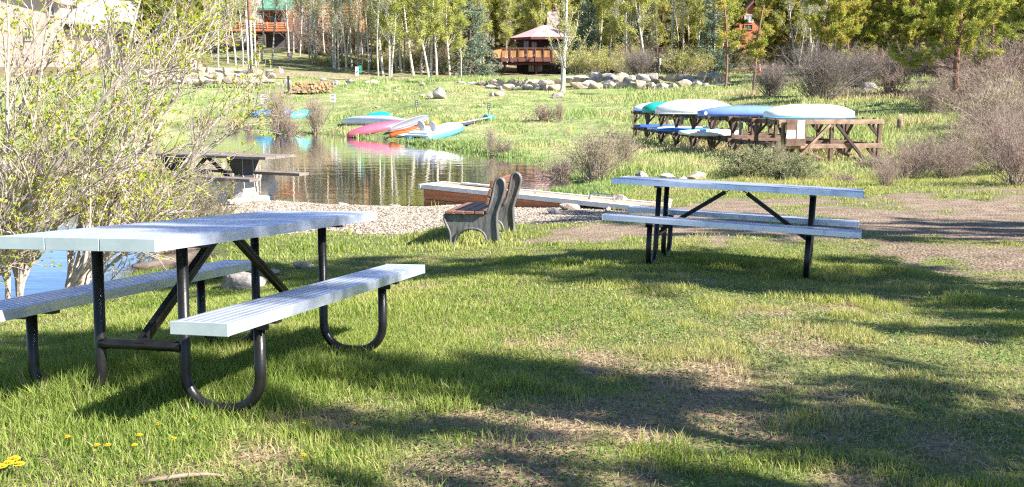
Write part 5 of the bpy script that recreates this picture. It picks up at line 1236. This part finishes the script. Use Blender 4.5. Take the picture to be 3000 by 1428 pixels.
# ------------------------------------------------------------------ the big budding shrub at left
def big_shrub():
    rng = np.random.default_rng(12)
    root = empty("budding_shrub", (-4.6, 9.2, .1), label="large budding shrub with pale branches and small yellow-green leaves at left", cat="shrub")
    off = np.array([-4.6, 9.2, .1])
    S = [((210, 872), (330, 640), (640, 20), 9.3, 9.8, .058), ((205, 875), (300, 700), (700, 330), 9.3, 9.0, .042), ((200, 872), (240, 600), (420, -120), 9.4, 10.2, .045), ((60, 885), (60, 560), (150, -200), 9.2, 9.2, .04), ((20, 885), (30, 500), (20, -200), 9.0, 8.8, .035),
         ((-60, 890), (120, 560), (560, -40), 9.0, 8.4, .04), ((-160, 900), (60, 620), (520, 180), 9.0, 8.6, .036), ((-200, 900), (-40, 500), (300, -150), 9.4, 9.6, .036), ((210, 872), (400, 640), (740, 270), 9.3, 10.4, .030),
         ((205, 872), (290, 560), (540, 120), 9.3, 9.6, .034), ((-120, 895), (100, 700), (460, 420), 8.9, 8.4, .028), ((60, 885), (180, 640), (600, 400), 9.2, 9.6, .028), ((-300, 900), (-140, 560), (160, 0), 9.0, 9.0, .034), ((-300, 905), (-60, 700), (380, 330), 8.8, 8.6, .028),
         ((200, 872), (310, 740), (470, 620), 9.5, 10.2, .018), ((215, 870), (350, 560), (500, -60), 9.5, 10.5, .034), ((60, 885), (120, 500), (330, 60), 9.1, 9.3, .03), ((-100, 895), (-60, 500), (-20, -200), 9.2, 9.5, .032), ((205, 872), (300, 800), (400, 700), 9.2, 8.9, .016)]
    A = []; rad = []
    for b, m, t, d0, d1, r in S:
        p0 = W(b[0], b[1], d0); p1 = W(m[0], m[1], (d0 + d1) / 2); p2 = W(t[0], t[1], d1); p0[2] = min(p0[2], .12) - .1
        tt = np.linspace(0, 1, 12)[:, None]
        c = 2 * p1 - .5 * p0 - .5 * p2; P = (1 - tt) ** 2 * p0 + 2 * tt * (1 - tt) * c + tt ** 2 * p2
        P = P + np.cumsum(rng.normal(0, .022, P.shape), 0) * tt; A.append(P - off); rad.append(r)
    A = np.array(A); rad = np.array(rad)
    b, d, pi, t = kids(A, 13, rng, .12, 1, .42, .12); L1 = grow(b, d, 1.15 * (1.25 - t) * rng.uniform(.6, 1.25, len(b)), 8, rng, .10, .03)
    r1 = rad[pi] * .42 * (1.2 - t) + .003
    b, d, p2_, t2 = kids(L1, 6, rng, .12, 1, .5, .05); L2 = grow(b, d, .42 * rng.uniform(.5, 1.4, len(b)), 6, rng, .13, .03)
    b, d, p3_, t3 = kids(L2, 3, rng, .15, 1, .6, .05); L3 = grow(b, d, .15 * rng.uniform(.4, 1.5, len(b)), 4, rng, .16, .05)
    link("branches", twigmesh("branches", [strands(A, rad * .8, rad * .18, 8), strands(L1, r1, .0035, 5), strands(L2, .0042, .0022, 3), strands(L3, .0026, .0014, 3)], M['shrubbark']), root)
    N = 27000; k = rng.integers(0, len(L3), N); kk = rng.integers(1, 4, N); kk = np.where(rng.uniform(0, 1, N) < .5, 3, kk)
    keep = vnoise(L3[k, 3, 0] * 1.0, L3[k, 3, 2], .35, 4) > .36; k = k[keep]; kk = kk[keep]
    c = L3[k, kk] + rng.normal(0, .006, (len(k), 3)); a = unit(L3[k, 3] - L3[k, 0]) + rng.normal(0, .7, (len(k), 3)); s = rng.uniform(.6, 1.35, len(k))
    link("leaves", leafmesh("leaves", leaves(c, a, .030 * s, .019 * s, rng), M['leafshrub']), root)
big_shrub()

# ------------------------------------------------------------------ trees beside and behind the camera, whose shadows fall on the lawn
sp = Kind(pine("pine_tree", 81, 9.5, 2.6, .34, .62, .16, lean=.02, nb=30, nd=.9), 9.5)
LAB = "pine standing beyond the right edge of the frame, its shadow on the lawn"
def shade(x, y, h, ws, label, rz=0):
    sp.put(1500, 5, h, label, "pine tree", "pines beside the lawn", z=zat(x, y), ws=ws, rz=rz).location = (x, y, zat(x, y))
shade(7.2, .45, 9.4, .72, "pine just outside the frame whose shadow crosses the foreground lawn", 1.0)
shade(6.0, .3, 5.0, .6, "smaller pine just outside the frame whose shadow reaches the bottom of the lawn", 3.1)
big_aspen.put(1500, 5, 8.2, "bare aspen just outside the frame whose branch shadows cross the lawn", "aspen tree", "trees beside the lawn", z=zat(5.7, 1.7), rz=2.0).location = (5.7, 1.7, zat(5.7, 1.7))
shade(8.3, 5.0, 9.6, .85, "pine outside the frame shading the far end of the near table", 5.0)
shade(9.6, 4.2, 9.0, .8, "pine outside the frame shading the grass behind the near table", 2.2)
shade(14.2, 6.8, 10.6, .75, "pine outside the frame shading the gravel behind the park bench", .3)
shade(12.2, 8.0, 7.5, .9, "short pine outside the frame shading the bare path", 4.0)

# ------------------------------------------------------------------ grass, pebbles and small growth
def blades(name, x, y, h, w, v, rng, mat, label=None):
    N = len(x); z = zt(x, y) - .01; an = rng.uniform(0, 2 * math.pi, N); le = rng.uniform(0, 2 * math.pi, N); lean = rng.uniform(.1, .75, N) * h
    dx = np.cos(an) * w / 2; dy = np.sin(an) * w / 2; lx = np.cos(le) * lean; ly = np.sin(le) * lean
    b = np.stack([x, y, z], 1)
    v0 = b - np.stack([dx, dy, 0 * dx], 1); v1 = b + np.stack([dx, dy, 0 * dx], 1)
    m = b + np.stack([lx * .35, ly * .35, h * .55], 1); v2 = m + np.stack([dx, dy, 0 * dx], 1) * .8; v3 = m - np.stack([dx, dy, 0 * dx], 1) * .8
    v4 = b + np.stack([lx, ly, h * (1 - .25 * (lean / h) ** 2)], 1)
    V = np.stack([v0, v1, v2, v3, v4], 1).reshape(-1, 3); i = np.arange(N)[:, None] * 5
    loops = np.concatenate([i + np.array([[0, 1, 2, 3]]), i + np.array([[3, 2, 4]])], 1); sizes = np.tile([4, 3], N)
    me = npmesh(name, V, loops, sizes, M[mat], attrs={"v": ('FACE', np.repeat(v, 2))})
    return tag(link(name, me), label, "grass" if label else None, kind="stuff")
rng = np.random.default_rng(77)
def lawn(n, d0, d1, spread, hs, wd):
    d = np.sqrt(rng.uniform(d0 * d0, d1 * d1, n)); x = rng.uniform(-spread, spread, n) * d
    g, s, p, bare = masks(x, d); z = zt(x, d)
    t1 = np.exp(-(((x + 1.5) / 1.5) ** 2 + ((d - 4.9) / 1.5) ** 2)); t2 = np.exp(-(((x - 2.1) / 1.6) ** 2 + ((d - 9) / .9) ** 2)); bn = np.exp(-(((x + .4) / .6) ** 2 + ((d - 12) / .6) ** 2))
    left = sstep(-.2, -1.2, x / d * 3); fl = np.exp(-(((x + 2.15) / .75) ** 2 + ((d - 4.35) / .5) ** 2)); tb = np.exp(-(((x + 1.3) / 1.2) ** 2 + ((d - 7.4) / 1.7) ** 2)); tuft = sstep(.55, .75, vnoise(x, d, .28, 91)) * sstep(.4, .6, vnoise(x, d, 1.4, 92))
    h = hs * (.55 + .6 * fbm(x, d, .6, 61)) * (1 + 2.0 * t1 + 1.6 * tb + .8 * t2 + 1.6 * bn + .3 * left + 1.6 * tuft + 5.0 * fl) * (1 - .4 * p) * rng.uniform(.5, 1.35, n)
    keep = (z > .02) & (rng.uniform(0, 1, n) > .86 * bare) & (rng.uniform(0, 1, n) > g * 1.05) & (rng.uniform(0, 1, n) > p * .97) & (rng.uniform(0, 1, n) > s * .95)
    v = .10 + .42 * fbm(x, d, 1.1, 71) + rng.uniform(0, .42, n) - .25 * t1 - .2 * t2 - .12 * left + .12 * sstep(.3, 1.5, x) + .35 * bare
    v = np.where(rng.uniform(0, 1, n) < .05, .95, v)
    return x[keep], d[keep], h[keep], wd * rng.uniform(.7, 1.3, keep.sum()), np.clip(v[keep], 0, 1)
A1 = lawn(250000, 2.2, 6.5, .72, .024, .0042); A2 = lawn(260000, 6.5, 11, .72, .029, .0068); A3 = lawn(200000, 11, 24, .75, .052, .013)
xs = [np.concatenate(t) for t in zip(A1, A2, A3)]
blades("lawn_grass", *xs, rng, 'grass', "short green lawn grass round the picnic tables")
def straw(x, y, rng):
    N = len(x); z = zt(x, y) + rng.uniform(.002, .014, N); an = rng.uniform(0, 2 * math.pi, N); L = rng.uniform(.012, .05, N); w = rng.uniform(.001, .0025, N) * (1 + y / 12)
    c, s = np.cos(an), np.sin(an); dz = rng.uniform(-.004, .014, N)
    V = np.stack([np.stack([x - s * w, y + c * w, z], 1), np.stack([x + s * w, y - c * w, z], 1), np.stack([x + c * L + s * w * .5, y + s * L - c * w * .5, z + dz], 1), np.stack([x + c * L - s * w * .5, y + s * L + c * w * .5, z + dz], 1)], 1).reshape(-1, 3)
    Q = np.arange(N * 4).reshape(-1, 4); me = npmesh("dry_thatch", V, Q, np.full(N, 4), M['thatch'], attrs={"v": ('FACE', rng.uniform(0, 1, N))})
    tag(link("dry_thatch", me), "dry straw and dead grass lying between the lawn blades", "dry grass", kind="stuff")
M['clover'] = leafmat("clover", [(.06, .12, .03), (.12, .22, .05), (.22, .32, .08)], .3)
nc = 90000; _d = np.sqrt(rng.uniform(2.2 ** 2, 11 ** 2, nc)); _x = rng.uniform(-.72, .72, nc) * _d; _k = (vnoise(_x, _d, .22, 131) * .6 + vnoise(_x, _d, .9, 132) * .4 > .52) & (zt(_x, _d) > .03); _x = _x[_k]; _d = _d[_k]; _p = masks(_x, _d); _k = (_p[0] + _p[2] < .5); _x = _x[_k]; _d = _d[_k]
cc_ = np.stack([_x, _d, zt(_x, _d) + rng.uniform(.008, .035, len(_x))], 1); _a = rng.normal(0, 1, cc_.shape) * [1, 1, .35]
tag(link("clover", leafmesh("clover", leaves(cc_, _a, rng.uniform(.012, .028, len(cc_)), rng.uniform(.008, .018, len(cc_)), rng, flat=2.0), M['clover'])), "small round clover and weed leaves among the lawn blades", "clover", kind="stuff")
M['thatch'] = leafmat("thatch", [(.14, .095, .06), (.32, .24, .15), (.52, .43, .29)], .2)
nst = 130000; _d = np.sqrt(rng.uniform(2.2 ** 2, 11 ** 2, nst)); _x = rng.uniform(-.72, .72, nst) * _d; _k = (rng.uniform(0, 1, nst) < .25 + .9 * sstep(.42, .62, fbm(_x, _d, .8, 77) * .6 + fbm(_x, _d, .25, 78) * .4)) & (zt(_x, _d) > .03)
straw(_x[_k], _d[_k], rng)
n = 190000; d = np.exp(rng.uniform(math.log(22), math.log(84), n)); x = rng.uniform(-.75, .75, n) * d
z = zt(x, d); g, s, p, bare = masks(x, d); keep = (z > .02) & (sd(SAND, x, d) > .3); x = x[keep]; d = d[keep]; n = len(x)
right = sstep(.05, .22, x / d)
tan = sstep(.5, .68, fbm(x, d, 3.5, 15)); v = np.clip(.02 + .30 * fbm(x, d, 5, 12) + rng.uniform(0, .3, n) + .35 * tan + .18 * right, 0, 1)
blades("meadow_grass", x, d, (.03 + .05 * fbm(x, d, 2.2, 14) + .20 * sstep(.52, .72, fbm(x, d, 3.0, 44)) + .09 * right) * rng.uniform(.6, 1.5, n), .0008 * d + .005, v, rng, 'grassfar', "pale green meadow grass round the pond and rack")
# reeds and long grass along the inlet and waterline
def rim(poly, n, off, jit):
    P = np.array(poly); a = rng.integers(0, len(P), n); b = (a + 1) % len(P); t = rng.uniform(0, 1, (n, 1)); q = P[a] * (1 - t) + P[b] * t + rng.normal(0, jit, (n, 2)); return q
q = rim(INLET, 60000, 0, .22); dd = sd(INLET, q[:, 0], q[:, 1]); k = (q[:, 1] > 5) & (q[:, 0] > -9) & (vnoise(q[:, 0], q[:, 1], .5, 6) > .62) & (dd > -.15) & (q[:, 1] < 11.0) & (rng.uniform(0, 1, len(q)) < .6); q = q[k]
blades("inlet_reeds", q[:, 0], q[:, 1], rng.uniform(.05, .20, len(q)), np.full(len(q), .008), rng.uniform(0, .5, len(q)), rng, 'grass', "long green reeds at the edge of the blue inlet")
near_rim = [tuple(p) for p in pxpoly([(1690, 592), (1700, 590), (1800, 560), (1700, 533), (1640, 504), (1560, 482), (1420, 444), (1320, 430), (1206, 423), (1018, 405), (740, 383), (640, 376), (520, 374), (300, 371), (0, 370)])]
P = np.array(near_rim); seg = rng.integers(0, len(P) - 1, 42000); t = rng.uniform(0, 1, (len(seg), 1)); q = P[seg] * (1 - t) + P[seg + 1] * t + rng.normal(0, .35, (len(seg), 2)); k = (sd(POND, q[:, 0], q[:, 1]) > -.15) & (vnoise(q[:, 0], q[:, 1], .7, 6) > .35); q = q[k]
blades("shore_grass", q[:, 0], q[:, 1], rng.uniform(.08, .26, len(q)) * (.6 + .010 * q[:, 1]), .008 + .0006 * q[:, 1], rng.uniform(0, .6, len(q)), rng, 'grassfar', "long grass overhanging the pond edge")
def pebbles(n):
    P = np.array(GRAVEL); x = rng.uniform(P[:, 0].min(), P[:, 0].max(), n); y = rng.uniform(P[:, 1].min(), P[:, 1].max(), n)
    g, s, p, b = masks(x, y); k = rng.uniform(0, 1, n) < g; x = x[k]; y = y[k]
    x2 = rng.uniform(-2.2, 2.2, 9000); y2 = rng.uniform(2.8, 7, 9000); _, _, _, b2 = masks(x2, y2); k = rng.uniform(0, 1, 9000) < b2 * .5; nb = k.sum(); x = np.r_[x, x2[k]]; y = np.r_[y, y2[k]]
    N = len(x); s = rng.uniform(.006, .02, N); s[-nb:] *= .3; z = zt(x, y) + s * .3
    O = np.array([[1, 0, 0], [0, 1, 0], [-1, 0, 0], [0, -1, 0], [0, 0, .7], [0, 0, -.7]]); a = rng.uniform(0, 6.28, N); c, sn = np.cos(a), np.sin(a)
    V = np.stack([(O[None, :, 0] * c[:, None] - O[None, :, 1] * sn[:, None]) * s[:, None] * 1.25, (O[None, :, 0] * sn[:, None] + O[None, :, 1] * c[:, None]) * s[:, None], np.repeat(O[None, :, 2], N, 0) * s[:, None]], 2) + np.stack([x, y, z], 1)[:, None, :]
    T = np.array([[0, 1, 4], [1, 2, 4], [2, 3, 4], [3, 0, 4], [1, 0, 5], [2, 1, 5], [3, 2, 5], [0, 3, 5]])
    Q = (np.arange(N)[:, None, None] * 6 + T[None]).reshape(-1, 3)
    m, nt, b = newmat("pebble"); at = nt.nodes.new("ShaderNodeAttribute"); at.attribute_name = "v"; r = ramp(nt, [(.08, .066, .052), (.22, .18, .14), (.36, .30, .235), (.50, .45, .38)]); nt.links.new(at.outputs["Fac"], r.inputs[0]); nt.links.new(r.outputs[0], b.inputs["Base Color"]); b.inputs["Roughness"].default_value = .85
    me = npmesh("gravel_pebbles", V.reshape(-1, 3), Q, np.full(len(Q), 3), m, attrs={"v": ('FACE', np.repeat(rng.uniform(0, 1, N), 8))})
    tag(link("gravel_pebbles", me), "loose pale pebbles on the gravel strip by the pond", "gravel", kind="stuff")
pebbles(60000)
# dandelions in the lawn, a fallen stick, driftwood
def dandelion():
    root = empty("dandelion"); mb = MB(); n = 18
    for ring, (r, z, tl) in enumerate(((.022, .0, .2), (.016, .004, .5), (.009, .007, .9))):
        for k in range(n - ring * 4):
            a = 2 * math.pi * k / (n - ring * 4) + ring * .2; c, s = math.cos(a), math.sin(a); w = .0042
            mb.add([(.003 * c - w * s * .4, .003 * s + w * c * .4, z), (.003 * c + w * s * .4, .003 * s - w * c * .4, z), (r * c + w * s, r * s - w * c, z + r * tl * .5), (r * c - w * s, r * s + w * c, z + r * tl * .5)], [(0, 1, 2, 3)])
    h = mb.build("flower", M['yellow'], root, fix=False); h.location = (0, 0, .055)
    mb = MB(); mb.tube([(0, 0, -.01), (.003, 0, .055)], .0018, 5); mb.build("stem", M['sage'], root); return root
DK = Kind(dandelion(), 1.0)
dc = {}
for i, (px, py) in enumerate(sorted([(566, 1248), (200, 1305), (286, 1330), (318, 1332), (396, 1330), (410, 1300), (465, 1266), (38, 1392), (28, 1402), (48, 1388), (60, 1404), (8, 1412), (890, 1362), (690, 1130), (2050, 833), (2236, 843), (2347, 774), (2120, 815), (2090, 800), (1860, 838), (1035, 1265), (890, 1265), (510, 1310)])):
    P = hit(px, py, 2, 20); o = DK.put(px, P[1], .55 if px > 70 else .9, nth("yellow dandelion " + ("by the right table" if px > 1500 else "in the bottom left corner clump" if px < 70 else "in the grass before the near table"), dc.setdefault((px > 1500) + 2 * (px < 70), []).append(1) or len(dc[(px > 1500) + 2 * (px < 70)]) - 1), "flower", "dandelions in the lawn", z=P[2] + .005); o.location = (P[0], P[1], P[2] + .004)
P = [hit(px, py, 2, 20) + np.array([0, 0, .018]) for px, py in ((420, 1428), (470, 1418), (540, 1408), (600, 1404), (660, 1409))]
mb = MB(); mb.tube(P, [.006, .009, .009, .007, .004], 6); tag(mb.build("fallen_stick", M['dead']), "long pale dry stick lying in the grass at the bottom edge", "stick")
def drift(a, b, r, label):
    A = WZ(a[0], a[1], .03); B = WZ(b[0], b[1], .05); t = np.linspace(0, 1, 8)[:, None]; P = A + (B - A) * t + np.random.default_rng(int(a[0])).normal(0, .03, (8, 3)) * [1, 1, .4]
    mb = MB(); mb.tube(P, r * np.array([.3, .8, 1, 1, .9, 1, .8, .5]), 8); tag(mb.build("driftwood", M['brownbark']), label, "driftwood")
drift((400, 782), (590, 752), .07, "larger dark driftwood log floating in the inlet under the near table"); drift((430, 742), (620, 715), .045, "thin driftwood branch behind the larger log in the inlet"); drift((420, 790), (600, 778), .035, "small stick in front of the larger driftwood log")
